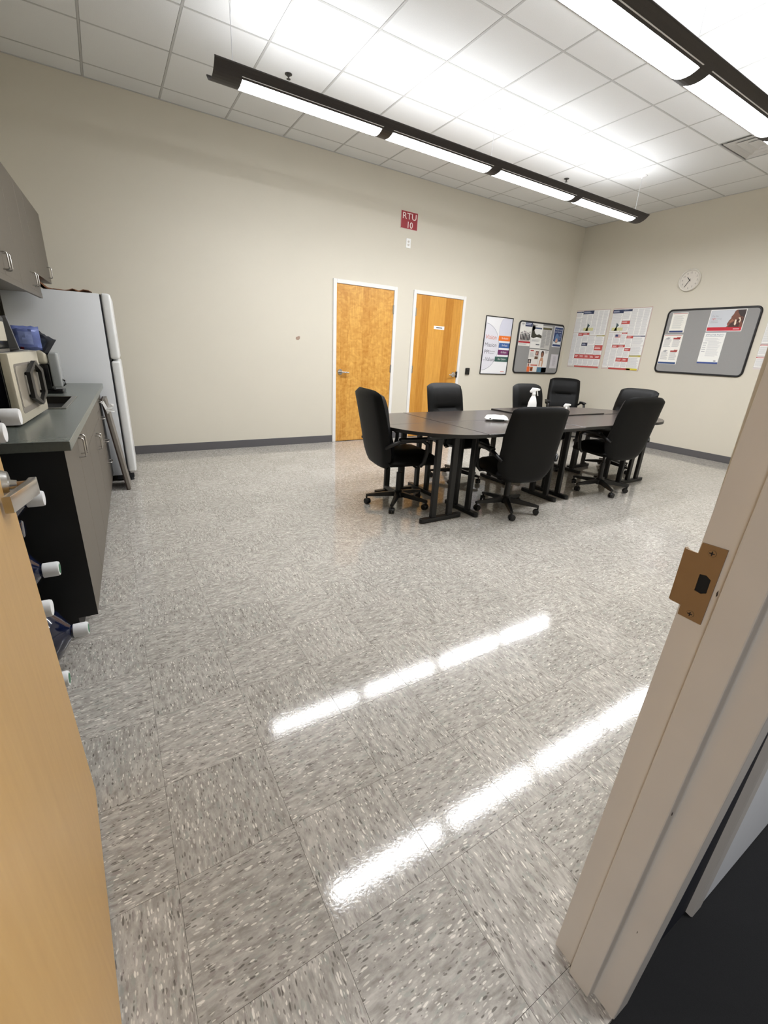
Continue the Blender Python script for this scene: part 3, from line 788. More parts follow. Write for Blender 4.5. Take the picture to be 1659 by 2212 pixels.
bm = B(); prism(bm, [(.035*math.cos(a)-.01, .02*math.sin(a)) for a in [2*PI*i/20 for i in range(20)]], .050, .055); obj('lid', bm, M['plastic_white'], t)
bm = B(); box(bm, -.05, .062, -.0565, -.0525, .012, .021); box(bm, -.08, -.062, -.0535, -.048, .018, .03); tag(obj('label_print', bm, M['ink'], t), 'dark print on the front')

# ================================================================== ON THE BACK WALL
p = Print(.285, .212, (150, 20, 34), .002, .25)
p.up(); wcol = (242, 226, 222)
p.text('RTU', .022, .118, .108, wcol, fit=.235); p.text('10', .098, .016, .108, wcol, fit=.105)
for q in ((0, 0, .006, .212), (.279, 0, .006, .212), (0, 0, .285, .004), (0, .208, .285, .004)): p.rect(*q, (224, 196, 190))
o = hang(p.done('wall_sign'), 'back', 3.738, 2.921); tag(o, 'red sign lettered RTU 10 high above the doors', 'sign')
# outlet below the sign
t = thing('power_outlet', 'white wall outlet below the red sign', 'outlet', (3.846, YB-.001, 2.694), rot=BACK)
bm = B(); box(bm, 0, .078, 0, .118, 0, .006, bev=.002); obj('cover_plate', bm, M['plastic_white'], t)
for z in (.024, .064):
    bm = B(); prism(bm, [(.039+.017*math.cos(a), z+.015+.014*math.sin(a)) for a in [2*PI*i/14 for i in range(14)]], .006, .009); s = obj('socket', bm, M['clock_face'], t)
    bm = B()
    for dx in (-.007, .005): box(bm, .039+dx, .0412+dx, z+.013, z+.023, .0088, .0094)
    cyl(bm, (.039, z+.007, .0088), (.039, z+.007, .0094), .0026, seg=8); obj('slot', bm, M['ink'], s)
# card reader
t = thing('card_reader', 'small black card reader beside the striped door', 'card reader', (5.190, YB-.001, 1.005), rot=BACK)
bm = B(); box(bm, 0, .085, 0, .108, 0, .022, bev=.006); obj('housing', bm, M['black_gloss'], t)
bm = B(); box(bm, .03, .055, .085, .090, .0218, .0225); obj('indicator', bm, mat('reader_grey', (90, 92, 96), .4), t)
# chipped paint spot
bm = B(); pts = [(-.03, -.012), (-.012, -.026), (.012, -.024), (.028, -.008), (.032, .018), (.016, .026), (-.006, .016), (-.024, .012)]
prism(bm, pts, 0, .001, None); o = obj('paint_chip', bm, mat('bare_plaster', (160, 136, 120), .8)); hang(o, 'back', 2.222, 1.417, .0005); o.parent = wb; 

# framed vision poster
VW, VH = .640, .936
t = thing('framed_poster', 'black framed white poster reading Vision Mission PPI Values', 'poster', (5.520, YB-.001, 1.020), rot=BACK)
bm = B(); f = .013
for q in ((0, VW, 0, f), (0, VW, VH-f, VH), (0, f, f, VH-f), (VW-f, VW, f, VH-f)): box(bm, q[0], q[1], q[2], q[3], 0, .016, bev=.002, seg=1)
obj('frame', bm, M['bb_frame'], t)
p = Print(VW-2*f, VH-2*f, (236, 236, 238), .006, .2); W_, H_ = p.w, p.h
# pale lens shapes
def lens(cx, cy, r, c, x0=0, x1=W_, y0=0, y1=H_, n=40):
    pts = []
    for i in range(n):
        a = 2*PI*i/n; pts.append((min(max(cx+r*math.cos(a), x0), x1), min(max(cy+r*math.sin(a), y0), y1)))
    p.poly(pts, c)
lens(-.02, .43, .375, (220, 219, 226)); lens(.60, .72, .27, (212, 213, 226), y0=.60)
p.up()
p.ring(-.02, .43, .375, .007, -PI/2, PI/2, (150, 150, 162), 30, (0, W_, 0, H_)); p.ring(.60, .72, .27, .005, PI*.6, PI*1.2, (176, 178, 196), 20, (0, W_, 0, H_))
p.up()
for k, (c, s) in enumerate((((232, 116, 32), 'Our Aspiration'), ((60, 98, 158), 'Our Purpose'), ((112, 44, 96), 'Our Discipline'), ((54, 92, 84), 'Our Culture'))):
    y = .545-k*.114; x0 = (.335, .36, .355, .30)[k]
    p.rect(x0, y, W_-x0, .083, c); p.up(); p.text(s, x0+.07, y+.030, .042, (240, 240, 240), fit=W_-x0-.12); p.layer -= 1
for s, x, y, sz, c, ft in (('Vision', .025, .560, .100, (206, 120, 92), .255), ('Mission', .025, .440, .092, (112, 112, 120), .275), ('PPI', .03, .325, .090, (104, 104, 112), .115), ('Values', .075, .205, .092, (104, 104, 112), .215)):
    p.text(s, x, y, sz, c, fit=ft)
p.text('our', .022, .215, .034, (120, 120, 126)); p.text('Business', .158, .358, .030, (130, 130, 136), fit=.125); p.text('System', .158, .325, .030, (130, 130, 136), fit=.1)
p.rect(.475, .030, .09, .012, (204, 110, 96))
o = p.done('print_sheet', t); o.location = (f, f, .001)

def bulletin(name, wall, a, z, w_, h_, label):
    t = thing(name, label, 'bulletin board'); hang(t, wall, a, z, .001)
    f, r = .026, .075
    def rr(x0, x1, y0, y1, rad):
        pts = []
        for cx, cy, s in ((x1-rad, y1-rad, 0), (x0+rad, y1-rad, PI/2), (x0+rad, y0+rad, PI), (x1-rad, y0+rad, 1.5*PI)):
            pts += [(cx+rad*math.cos(s+PI/2*i/6), cy+rad*math.sin(s+PI/2*i/6)) for i in range(7)]
        return pts
    o_ = rr(0, w_, 0, h_, r); i_ = rr(f, w_-f, f, h_-f, r-f)
    bm = B(); n = len(o_); R = []
    for pts, z_ in ((o_, 0), (o_, .014), ([((a1[0]*.75+b1[0]*.25), (a1[1]*.75+b1[1]*.25)) for a1, b1 in zip(o_, i_)], .021), ([((a1[0]*.25+b1[0]*.75), (a1[1]*.25+b1[1]*.75)) for a1, b1 in zip(o_, i_)], .021), (i_, .013), (i_, 0)):
        R.append([bm.verts.new((x, y, z_)) for x, y in pts])
    for k in range(6):
        A_, B_ = R[k], R[(k+1) % 6]
        for i in range(n): bm.faces.new((A_[i], A_[(i+1) % n], B_[(i+1) % n], B_[i]))
    obj('frame', bm, M['bb_frame'], t, smooth=40)
    bm = B(); prism(bm, rr(f-.004, w_-f+.004, f-.004, h_-f+.004, r-f), .001, .011); obj('felt_panel', bm, M['felt'], t)
    return t
BOFF = .0135
def pin(p, name, wall, a, z, label, cat='paper', rz=0, off=BOFF, group=None):
    o = p.done(name); hang(o, wall, a, z, off); return tag(o, label, cat, group)

# left bulletin board on the back wall
bulletin('bulletin_board', 'back', 6.313, 1.050, 1.225, .893, 'grey felt bulletin board with black frame crowded with papers beside the vision poster')
GP = 'papers on the crowded bulletin board'
GREY = (150, 150, 152)
def people(p, x0, y0, w_, h_, n, cols, seed):
    rnd = random.Random(seed)
    for i in range(n):
        x = x0+w_*(i+.5)/n; hh = h_*rnd.uniform(.6, .95); c = rnd.choice(cols); b = w_/n*.42
        p.poly([(x-b, y0), (x+b, y0), (x+b*.8, y0+hh*.7), (x, y0+hh*.78), (x-b*.8, y0+hh*.7)], c); p.disc(x, y0+hh*.88, b*.6, hh*.11, c, 10)
# 1: group photo with red band
p = Print(.30, .405, (232, 230, 224)); p.up(); p.rect(.118, .325, .182, .08, (40, 50, 86)); p.rect(0, .05, .30, .028, (176, 26, 40)); p.disc(.06, .362, .034, .032, (214, 214, 212)); p.up(); p.text('PPI', .030, .348, .04, (60, 60, 70), fit=.06); p.lines(.128, .34, .15, .05, .022, (200, 206, 222), .55, .2)
people(p, .02, .10, .26, .19, 7, [(40, 36, 40), (70, 62, 60), (110, 98, 92), (28, 28, 36)], 3); p.lines(.02, .012, .2, .03, .012, GREY, .4); p.up(); p.lines(.02, .082, .26, .016, .008, (120, 60, 62), .5)
pin(p, 'notice_sheet', 'back', 6.352, 1.525, 'white flyer with dark group silhouettes and red band on the crowded board', group=GP)
# 2: tree landscape
p = Print(.275, .415, (232, 231, 227)); p.up(); p.poly([(0, .18), (.06, .165), (.14, .19), (.22, .185), (.275, .17), (.275, .22), (.2, .24), (.14, .225), (.09, .25), (.06, .30), (.07, .36), (0, .37)], (58, 56, 44)); p.poly([(0, .30), (.04, .29), (.09, .33), (.06, .385), (0, .40)], (44, 44, 34)); p.up(); p.lines(.02, .365, .12, .03, .014, (110, 112, 118), .5); p.rect(.075, .325, .18, .026, (84, 96, 122)); p.rect(.15, .055, .10, .016, (86, 92, 100)); p.lines(.02, .10, .23, .05, .014, GREY, .35)
pin(p, 'notice_sheet', 'back', 6.662, 1.500, 'flyer with dark tree landscape photograph on the crowded board', group=GP)
# 3: grey text sheet with dark header
p = Print(.262, .415, (198, 197, 192)); p.up(); p.rect(.012, .352, .238, .034, (66, 62, 40)); p.up(); p.lines(.02, .362, .22, .012, .012, (150, 140, 84), .5); p.lines(.015, .03, .11, .31, .013, (140, 140, 142), .45); p.lines(.138, .08, .11, .26, .013, (140, 140, 142), .45)
pin(p, 'notice_sheet', 'back', 6.938, 1.475, 'pale grey text sheet with dark olive heading on the crowded board', group=GP)
# 4: blue hand washing poster
p = Print(.248, .355, (224, 226, 230)); p.up(); p.rect(.012, .012, .224, .331, (38, 58, 104)); p.up(); p.text('Did you wash', .022, .295, .034, (232, 234, 240), fit=.20); p.text('your hands?', .022, .255, .034, (232, 234, 240), fit=.185)
p.poly([(.05, .09), (.11, .07), (.16, .10), (.155, .19), (.12, .235), (.07, .225), (.045, .16)], (96, 128, 168)); p.rect(.02, .048, .205, .052, (226, 228, 228)); p.up(); p.poly([(.07, .085), (.12, .08), (.14, .12), (.11, .16), (.08, .14)], (196, 150, 132)); p.lines(.165, .13, .055, .10, .02, (150, 168, 200), .4)
pin(p, 'notice_sheet', 'back', 7.262, 1.545, 'dark blue hand washing notice at the right of the crowded board', group=GP)
# 5: collage brochure
p = Print(.27, .395, (228, 225, 219)); p.up(); p.rect(.03, .36, .09, .02, (188, 62, 54)); p.rect(.175, .29, .08, .075, (96, 52, 46)); p.rect(.165, .225, .09, .05, (92, 66, 46)); p.rect(.0, .15, .085, .07, (40, 36, 36)); p.lines(.02, .25, .13, .09, .016, GREY, .35); p.rect(.085, .110, .185, .018, (196, 78, 48)); p.rect(0, 0, .075, .09, (226, 104, 46)); p.rect(.085, .012, .075, .075, (180, 92, 34)); p.up(); p.disc(.03, .118, .022, .03, (150, 90, 74), 12); p.disc(.12, .045, .02, .028, (70, 36, 22), 12); p.disc(.21, .33, .02, .026, (206, 160, 140), 12); p.disc(.04, .185, .018, .026, (190, 170, 158), 12)
pin(p, 'notice_sheet', 'back', 6.672, 1.085, 'white brochure with orange figure and small photos low on the crowded board', group=GP)
# 6: woman flyer with blue foot
p = Print(.258, .405, (230, 229, 225)); p.up(); p.rect(0, 0, .258, .09, (70, 116, 142)); p.rect(.12, 0, .138, .085, (150, 182, 200)); p.poly([(.03, .11), (.13, .10), (.14, .19), (.12, .265), (.06, .265), (.03, .19)], (196, 150, 118)); p.lines(.15, .33, .09, .05, .014, GREY, .4); p.up(); p.poly([(.055, .10), (.10, .10), (.105, .20), (.055, .20)], (232, 222, 214)); p.disc(.09, .315, .03, .04, (146, 98, 72), 14); p.layer -= 1; p.disc(.09, .325, .044, .058, (52, 36, 30), 14)
pin(p, 'notice_sheet', 'back', 6.948, 1.080, 'flyer with standing woman and blue footer low on the crowded board', group=GP)
# 7: small grey letter
p = Print(.205, .255, (206, 203, 208)); p.up(); p.lines(.06, .03, .09, .19, .012, (168, 166, 172), .45)
pin(p, 'notice_sheet', 'back', 7.292, 1.160, 'small plain letter low right on the crowded board', group=GP)

# ================================================================== ON THE RIGHT WALL
BL, NV, RD, TX, YL = (40, 52, 84), (48, 52, 76), (188, 74, 68), (198, 198, 199), (180, 168, 84)
def law(p, cells):
    """cells: (x, y, w, h, header colour or None, header share) in 0..1 of the sheet, y up"""
    W_, H_ = p.w, p.h
    for x, y, w_, h_, c, sh in cells:
        g = .004
        p.layer = 1; p.rect(x*W_, y*H_, w_*W_, h_*H_, (146, 146, 150)); p.layer = 2; p.rect(x*W_+g/2, y*H_+g/2, w_*W_-g, h_*H_-g, (232, 231, 228))
        p.layer = 3
        hh = h_*H_*sh
        if c: p.rect(x*W_+g/2, (y+h_)*H_-hh, w_*W_-g, hh-g/2, c)
        ncol = 3 if w_ > .38 else (2 if w_ > .3 else 1); cw = (w_*W_-.016)/ncol
        for k in range(ncol): p.lines(x*W_+.008+k*cw, y*H_+.012, cw-.007, h_*H_-hh-.022, .0125, TX, .55, .2)
        if c:
            p.layer = 4; p.lines(x*W_+.012, (y+h_)*H_-hh*.75, w_*W_*.7, hh*.5, max(.008, hh*.25), (232, 214, 212) if c == RD else (190, 196, 214), .45, .3)
    p.layer = 1
def logo(p, x, y, s):
    p.layer = 5; p.rect(x-.10*s, y-.028*s, .20*s, .05*s, (206, 204, 150)); p.poly([(x-.06*s, y-.03*s), (x, y-.03*s), (x-.02*s, y+.05*s)], (150, 160, 60)); p.poly([(x-.03*s, y+.0*s), (x+.02*s, y+.06*s), (x-.03*s, y+.10*s)], (64, 86, 92)); p.poly([(x+.02*s, y-.02*s), (x+.07*s, y+.10*s), (x+.035*s, y+.02*s)], (52, 92, 140))
p = Print(.672, .985, (214, 206, 200), .0015, .22)
law(p, [(0, .86, .21, .12, BL, .18), (0, .62, .21, .24, None, 0), (.21, .62, .32, .37, BL, .16), (.53, .57, .45, .42, None, 0),
        (.0, .03, .17, .58, None, 0), (.17, .24, .16, .37, RD, .13), (.33, .44, .18, .17, RD, .2), (.33, .24, .18, .2, NV, .3), (.51, .40, .23, .16, None, 0), (.74, .40, .24, .17, YL, .12), (.51, .24, .23, .16, None, 0), (.74, .22, .24, .18, RD, .5),
        (.17, .035, .16, .2, RD, .38), (.33, .035, .16, .2, RD, .38), (.49, .035, .16, .2, RD, .38), (.65, .035, .16, .2, RD, .38), (.81, .035, .17, .2, RD, .38)])
p.layer = 4; p.rect(.15, .006, .50, .022, RD); logo(p, .30, .665, 1.0)
for q in ((0, 0, .672, .003), (0, .982, .672, .003), (0, 0, .003, .985), (.669, 0, .003, .985)): p.rect(*q, (170, 120, 112))
o = hang(p.done('labor_poster'), 'right', 5.759, 1.208, .001); tag(o, 'laminated labor law poster nearer the room corner', 'poster', 'laminated labor law posters')
p = Print(.675, .985, (214, 206, 200), .0015, .22)
law(p, [(0, .62, .29, .36, BL, .16), (.29, .80, .22, .18, BL, .18), (.29, .62, .22, .18, RD, .3), (.51, .56, .47, .43, None, 0),
        (0, .03, .17, .58, None, 0), (.17, .42, .19, .19, None, 0), (.36, .42, .15, .19, RD, .1), (.51, .36, .17, .2, RD, .22), (.68, .40, .30, .16, BL, .1), (.68, .25, .30, .15, None, 0),
        (.17, .03, .18, .38, RD, .12), (.35, .2, .17, .21, RD, .18), (.52, .2, .16, .16, RD, .3), (.35, .03, .17, .17, RD, .38), (.52, .03, .16, .17, RD, .38), (.68, .03, .30, .22, YL, .14)])
p.layer = 4; p.rect(.13, .004, .40, .024, RD); p.rect(.46, .004, .19, .03, (214, 200, 70)); logo(p, .14, .66, 1.0)
p.layer = 5; p.rect(.135, .535, .05, .035, (58, 66, 110))
for k in range(4): p.rect(.135+(.05 if k > 1 else 0), .535+.012*k-.012 if k < 2 else .535+.012*(k-1), .10 if k < 2 else .05, .006, (196, 70, 76))
for q in ((0, 0, .675, .003), (0, .982, .675, .003), (0, 0, .003, .985), (.672, 0, .003, .985)): p.rect(*q, (176, 100, 92))
o = hang(p.done('labor_poster'), 'right', 5.035, 1.208, .001); tag(o, 'laminated labor law poster with small flag, nearer the big grey board', 'poster', 'laminated labor law posters')
p = Print(.66, .80, (214, 206, 204), .0015, .22)
law(p, [(0, .42, .5, .56, None, 0), (.5, .42, .48, .56, BL, .1), (0, .22, .5, .18, RD, .1), (0, .03, .5, .17, RD, .1), (.5, .03, .48, .37, RD, .12)])
o = hang(p.done('labor_poster'), 'right', 2.772, 1.325, .001); tag(o, 'laminated labor law poster mostly hidden behind the door frame', 'poster', 'laminated labor law posters')

bulletin('bulletin_board', 'right', 4.098, 1.205, 1.235, .93, 'large grey felt bulletin board with four papers below the clock')
GQ = 'papers on the large grey bulletin board'
p = Print(.224, .284, (232, 230, 222)); p.up(); p.rect(.008, .268, .208, .008, (150, 60, 60)); p.rect(.008, .004, .200, .026, (44, 60, 108)); p.lines(.03, .05, .16, .2, .013, (190, 190, 188), .4)
pin(p, 'notice_sheet', 'right', 4.018, 1.800, 'white notice with blue foot at upper left of the large grey board', group=GQ)
p = Print(.280, .432, (234, 232, 226)); p.up(); p.rect(.008, .418, .26, .006, (170, 76, 76)); p.rect(.006, .004, .262, .026, (38, 70, 122))
for (x, y) in ((.02, .25), (.15, .25), (.02, .06), (.15, .06)): p.lines(x, y, .11, .12, .013, (180, 180, 180), .45)
for y in (.365, .18): p.rect(.15, y, .10, .022, (160, 52, 50)); p.poly([(.03, y+.005), (.07, y+.03), (.11, y+.022), (.08, y-.005)], (170, 170, 174)); p.rect(.20, y+.016, .055, .018, (196, 120, 116))
pin(p, 'notice_sheet', 'right', 4.066, 1.340, 'white notice with two small red flags at lower left of the large grey board', group=GQ)
p = Print(.448, .288, (236, 234, 230)); W_, H_ = p.w, p.h; p.up(); p.rect(.008, .055, W_-.016, H_-.063, (196, 200, 206)); p.rect(.008, .008, W_-.016, .047, (188, 22, 44)); p.up()
p.poly([(.245, .055), (.262, .075), (.248, .088), (.256, .098), (.246, .106), (.256, .118), (.262, .140), (.282, .170), (.280, .192), (.300, .225), (.308, .262), (.33, H_-.008), (.44, H_-.008), (.44, .055)], (112, 66, 48)); p.up()
p.poly([(.34, H_-.008), (.44, H_-.008), (.44, .10), (.40, .15), (.385, .20), (.35, .245)], (44, 26, 22)); p.poly([(.262, .12), (.29, .115), (.325, .14), (.30, .16)], (150, 96, 74)); p.poly([(.27, .056), (.40, .056), (.40, .11), (.33, .13), (.29, .10)], (64, 34, 26)); p.up()
for k in range(4): p.poly([(.335+k*.024, .09+k*.018), (.352+k*.024, .075+k*.018), (.372+k*.020, .135+k*.014), (.36+k*.018, .150+k*.014), (.335+k*.018, .152+k*.014)], (226, 206, 184) if k % 2 == 0 else (96, 52, 38))
p.rect(.252, .088, .022, .010, (168, 70, 66)); p.text('Do the', .035, .195, .028, (150, 152, 156)); p.text('right', .035, .160, .032, (196, 60, 70)); p.text('thing', .105, .160, .03, (170, 172, 178)); p.lines(.03, .10, .11, .05, .022, (170, 172, 176), .4); p.rect(.34, .025, .075, .012, (228, 170, 176))
pin(p, 'advert_sheet', 'right', 3.490, 1.814, 'landscape advert with face in profile and red band on the large grey board', group=GQ)
p = Print(.276, .436, (234, 234, 230)); p.up(); p.rect(0, .428, .276, .008, (40, 50, 86)); p.rect(0, 0, .276, .022, (52, 76, 140)); p.text('EMPLOYEE RIGHTS', .022, .388, .030, (108, 120, 142), fit=.235); p.lines(.022, .368, .23, .012, .012, (150, 158, 172), .4, 0)
p.lines(.03, .30, .2, .05, .014, (196, 196, 198), .35); p.lines(.015, .13, .05, .17, .03, (170, 170, 176), .3); p.lines(.08, .09, .17, .22, .014, (196, 196, 198), .35); p.rect(.215, .034, .03, .010, (60, 60, 64))
pin(p, 'notice_sheet', 'right', 3.492, 1.372, 'white EMPLOYEE RIGHTS notice below the advert on the large grey board', group=GQ)

# wall clock, about 10:35
t = thing('wall_clock', 'round white wall clock above the large bulletin board', 'clock', (XR-.001, 3.902, 2.528), rot=RIGHT)
bm = B(); prof_ = [(.150, 0), (.153, .012), (.150, .030), (.142, .036), (.133, .032), (.130, .016)]; seg = 48; R = []
for r_, z_ in prof_: R.append([bm.verts.new((r_*math.cos(2*PI*i/seg), r_*math.sin(2*PI*i/seg), z_)) for i in range(seg)])
for a, b_ in zip(R, R[1:]):
    for i in range(seg): bm.faces.new((a[i], a[(i+1) % seg], b_[(i+1) % seg], b_[i]))
obj('rim', bm, M['clock_white'], t, smooth=60)
bm = B(); cyl(bm, (0, 0, .002), (0, 0, .014), .132, seg=48); fc = obj('dial', bm, M['clock_face'], t)
bm = B()
for h in range(1, 13):
    a = PI/2-2*PI*h/12; vs, fs, wd = text_geo(str(h), .034); cx, cy = .103*math.cos(a)-wd/2, .103*math.sin(a)-.012
    bv = [bm.verts.new((cx+v[0], cy+v[1], .0146)) for v in vs]
    for f_ in fs:
        try: bm.faces.new([bv[i] for i in f_])
        except ValueError: pass
me = bpy.data.meshes.new('numerals'); bm.to_mesh(me); bm.free(); me.materials.append(mat('clock_numeral_grey', (128, 122, 114), .6)); obj('numerals', me, None, fc)
def hand(name, ang, ln, wd, z_):
    bm = B(); d = Vector((math.cos(ang), math.sin(ang), 0)); n_ = Vector((-d.y, d.x, 0))
    prism(bm, [((d*a+n_*b).x, (d*a+n_*b).y) for a, b in ((-.02, -wd), (ln*.8, -wd), (ln, 0), (ln*.8, wd), (-.02, wd))], z_, z_+.0015); obj(name, bm, M['ink'], t)
hand('minute_hand', PI/2-2*PI*35/60, .108, .0035, .019); hand('hour_hand', PI/2-2*PI*(10+35/60)/12, .062, .0045, .017)

# ================================================================== KITCHEN RUN (left wall)
KROT = -TH
def kthing(name, label, cat, s, group=None, d=0, z=0): 
    p_ = K(s, d, z); return thing(name, label, cat, (p_.x, p_.y, p_.z), KROT, group)
# local frame of a kitchen thing: x = out from the wall (d), y = along the run (s)
def pull_v(bm, d, s, z0, z1, out=.030, r=.0042):
    tube(bm, [(d, s, z0), (d+out-.010, s, z0), (d+out-.003, s, z0+.003), (d+out, s, z0+.010), (d+out, s, z1-.010), (d+out-.003, s, z1-.003), (d+out-.010, s, z1), (d, s, z1)], r, 8)
def pull_h(bm, d, s0, s1, z, out=.030, r=.0042):
    tube(bm, [(d, s0, z), (d+out-.010, s0, z), (d+out-.003, s0+.003, z), (d+out, s0+.010, z), (d+out, s1-.010, z), (d+out-.003, s1-.003, z), (d+out-.010, s1, z), (d, s1, z)], r, 8)
DEP = -KD
def base_unit(s0, s1, kind, label):
    t = kthing('base_cabinet', label, 'cabinet', s0, 'kitchen base cabinets'); L_ = s1-s0
    bm = B(); box(bm, -DEP+.002, -.021, .0005, L_-.0005, .10, .874); obj('carcass', bm, M['cab_black'], t)
    if s0 == 0:
        bm = B(); box(bm, -DEP+.002, .001, -.003, 0, .10, .874); obj('end_panel', bm, M['cab_black'], t)
    bm = B(); box(bm, -DEP+.05, -.075, .0005, L_-.0005, .0, .10); obj('toe_kick', bm, M['cab_black'], t)
    def front(name, a, b_, z0, z1):
        bm = B(); box(bm, -.020, 0, a+.0015, b_-.0015, z0, z1, bev=.001, seg=1); return obj(name, bm, M['cab'], t)
    if kind == 'doors':
        for a, b_, hs in ((0, L_/2-.01, L_/2-.055), (L_/2-.01, L_, L_/2+.035)):
            o = front('door', a, b_, .102, .872); bm = B(); pull_v(bm, 0, hs, .745, .838); obj('handle', bm, M['chrome'], o, smooth=50)
    elif kind == 'sink':
        front('false_front', 0, L_, .702, .872)
        for a, b_, hs in ((0, L_/2, L_/2-.045), (L_/2, L_, L_/2+.045)):
            o = front('door', a, b_, .102, .698); bm = B(); pull_v(bm, 0, hs, .575, .668); obj('handle', bm, M['chrome'], o, smooth=50)
    else:
        for z0, z1, hz_ in ((.742, .872, .806), (.562, .738, .672), (.372, .558, .482), (.102, .368, .305)):
            o = front('drawer', 0, L_, z0, z1); bm = B(); pull_h(bm, 0, L_*.30, L_*.30+.10, hz_); obj('handle', bm, M['chrome'], o, smooth=50)
    return t
base_unit(0, .94, 'doors', 'taupe base cabinet with full doors and black end panel, nearest the doorway')
base_unit(.94, 1.96, 'sink', 'taupe base cabinet under the sink')
base_unit(1.96, 2.585, 'drawers', 'taupe four drawer base cabinet beside the fridge')
# counter with a sink cut-out
SK = (.92, 1.52, -.50, -.085)    # s0, s1, d0, d1
t = kthing('countertop', 'grey laminate countertop over the base cabinets', 'countertop', 0)
bm = B(); s0, s1, d0, d1, z0, z1 = -.055, 2.605, -DEP+.003, .032, .8765, .915
for a in ((d0, SK[2], s0, s1), (SK[3], d1, s0, s1), (SK[2], SK[3], s0, SK[0]), (SK[2], SK[3], SK[1], s1)): box(bm, a[0], a[1], a[2], a[3], z0, z1)
bmesh.ops.remove_doubles(bm, verts=bm.verts, dist=1e-5)
bmesh.ops.bevel(bm, geom=[e for e in bm.edges if all(abs(v.co.x-d1) < 1e-4 for v in e.verts) or all(abs(v.co.y-s0) < 1e-4 for v in e.verts)], offset=.002, segments=1, affect='EDGES')
obj('worktop', bm, M['counter'], t)
bm = B(); box(bm, -DEP+.002, -DEP+.022, -.055, 2.605, .9155, 1.015, bev=.002, seg=1); obj('backsplash', bm, M['counter'], t)
# sink
t = kthing('kitchen_sink', 'stainless drop-in sink beyond the microwave', 'sink', 0)
bm = B(); g = .012
def ring_rect(bm, o_, i_, z0, z1):
    for a in ((o_[2], i_[2], o_[0], o_[1]), (i_[3], o_[3], o_[0], o_[1]), (i_[2], i_[3], o_[0], i_[0]), (i_[2], i_[3], i_[1], o_[1])): box(bm, a[0], a[1], a[2], a[3], z0, z1, bev=.0015, seg=1)
ring_rect(bm, (SK[0]-.016, SK[1]+.016, SK[2]-.016, SK[3]+.016), (SK[0]+g, SK[1]-g, SK[2]+g, SK[3]-g), .9155, .921); obj('rim', bm, M['steel'], t)
bm = B(); a = (SK[0]+.006, SK[1]-.006, SK[2]+.006, SK[3]-.006)
box(bm, a[2], a[3], a[0], a[1], .745, .749); box(bm, a[2], a[2]+.003, a[0], a[1], .749, .9155); box(bm, a[3]-.003, a[3], a[0], a[1], .749, .9155); box(bm, a[2], a[3], a[0], a[0]+.003, .749, .9155); box(bm, a[2], a[3], a[1]-.003, a[1], .749, .9155)
obj('basin', bm, M['steel_dark'], t)
bm = B(); tube(bm, [(-.54, 1.22, .9155), (-.54, 1.22, 1.06), (-.52, 1.22, 1.12), (-.46, 1.22, 1.14), (-.39, 1.22, 1.11), (-.375, 1.22, 1.06)], .011, 10); obj('faucet', bm, M['chrome'], t, smooth=60)

# upper cabinets
UD = -.27
def upper_unit(s0, s1, z0, z1, seams, hz, label, pairs):
    t = kthing('wall_cabinet', label, 'cabinet', s0, 'kitchen wall cabinets'); L_ = s1-s0
    bm = B(); box(bm, -DEP+.002, UD-.021, .0005, L_-.0005, z0, z1); obj('carcass', bm, M['cab'], t)
    edges = [0]+seams+[L_]
    for k, (a, b_) in enumerate(zip(edges, edges[1:])):
        bm = B(); box(bm, UD-.020, UD, a+.0015, b_-.0015, z0-.0, z1, bev=.001, seg=1); o = obj('door', bm, M['cab'], t)
        bm = B(); pull_v(bm, UD, pairs[k], hz, hz+.086); obj('handle', bm, M['chrome'], o, smooth=50)
    return t
def rail(t, L_, z0, z1):
    bm = B(); box(bm, UD-.018, UD+.002, .0005, L_-.0005, z0, z1, bev=.001, seg=1); obj('light_rail', bm, M['cab'], t)
ZU = 2.285
u = upper_unit(-.02, .88, 1.602, ZU, [.45], 1.628, 'taupe wall cabinet nearest the doorway', [.405, .495]); rail(u, .90, 1.566, 1.601)
u = upper_unit(.88, 1.76, 1.602, ZU, [.425], 1.628, 'taupe wall cabinet above the microwave', [.385, .455]); rail(u, .88, 1.566, 1.601)
u = upper_unit(1.76, 2.53, 1.602, ZU, [.455], 1.628, 'taupe wall cabinet above the drawers beside the fridge', [.405, .505]); rail(u, .77, 1.566, 1.601)
upper_unit(2.535, 3.29, 1.735, ZU, [], 1.772, 'short taupe wall cabinet over the fridge', [.62])

# fridge
t = kthing('refrigerator', 'white top-freezer refrigerator against the far end of the counter', 'refrigerator', 2.63)
FD = .112
bm = B(); box(bm, -.55, FD, 0, .70, .06, 1.645, bev=.006, seg=2); obj('body', bm, M['fridge'], t, smooth=30)
bm = B(); box(bm, FD, FD+.010, .006, .694, .075, 1.640); obj('door_gasket', bm, M['gasket'], t)
for nm, z0, z1 in (('freezer_door', 1.120, 1.652), ('fridge_door', .085, 1.106)):
    bm = B(); box(bm, FD+.010, FD+.082, 0, .70, z0, z1, bev=.020, seg=4); o = obj(nm, bm, M['fridge_door'], t, smooth=40)
bm = B(); box(bm, .02, FD+.02, .02, .68, .012, .072, bev=.004, seg=1); obj('base_grille', bm, M['gasket'], t)
for s in (.04, .66):
    bm = B(); cyl(bm, (FD+.03, s, 0), (FD+.03, s, .03), .022, .018, 14); box(bm, FD+.005, FD+.055, s-.02, s+.02, .03, .062); obj('foot', bm, M['gasket'], t)
for s in (.05, .65):
    bm = B(); cyl(bm, (-.50, s, 0), (-.50, s, .06), .02, seg=12); obj('foot', bm, M['gasket'], t)
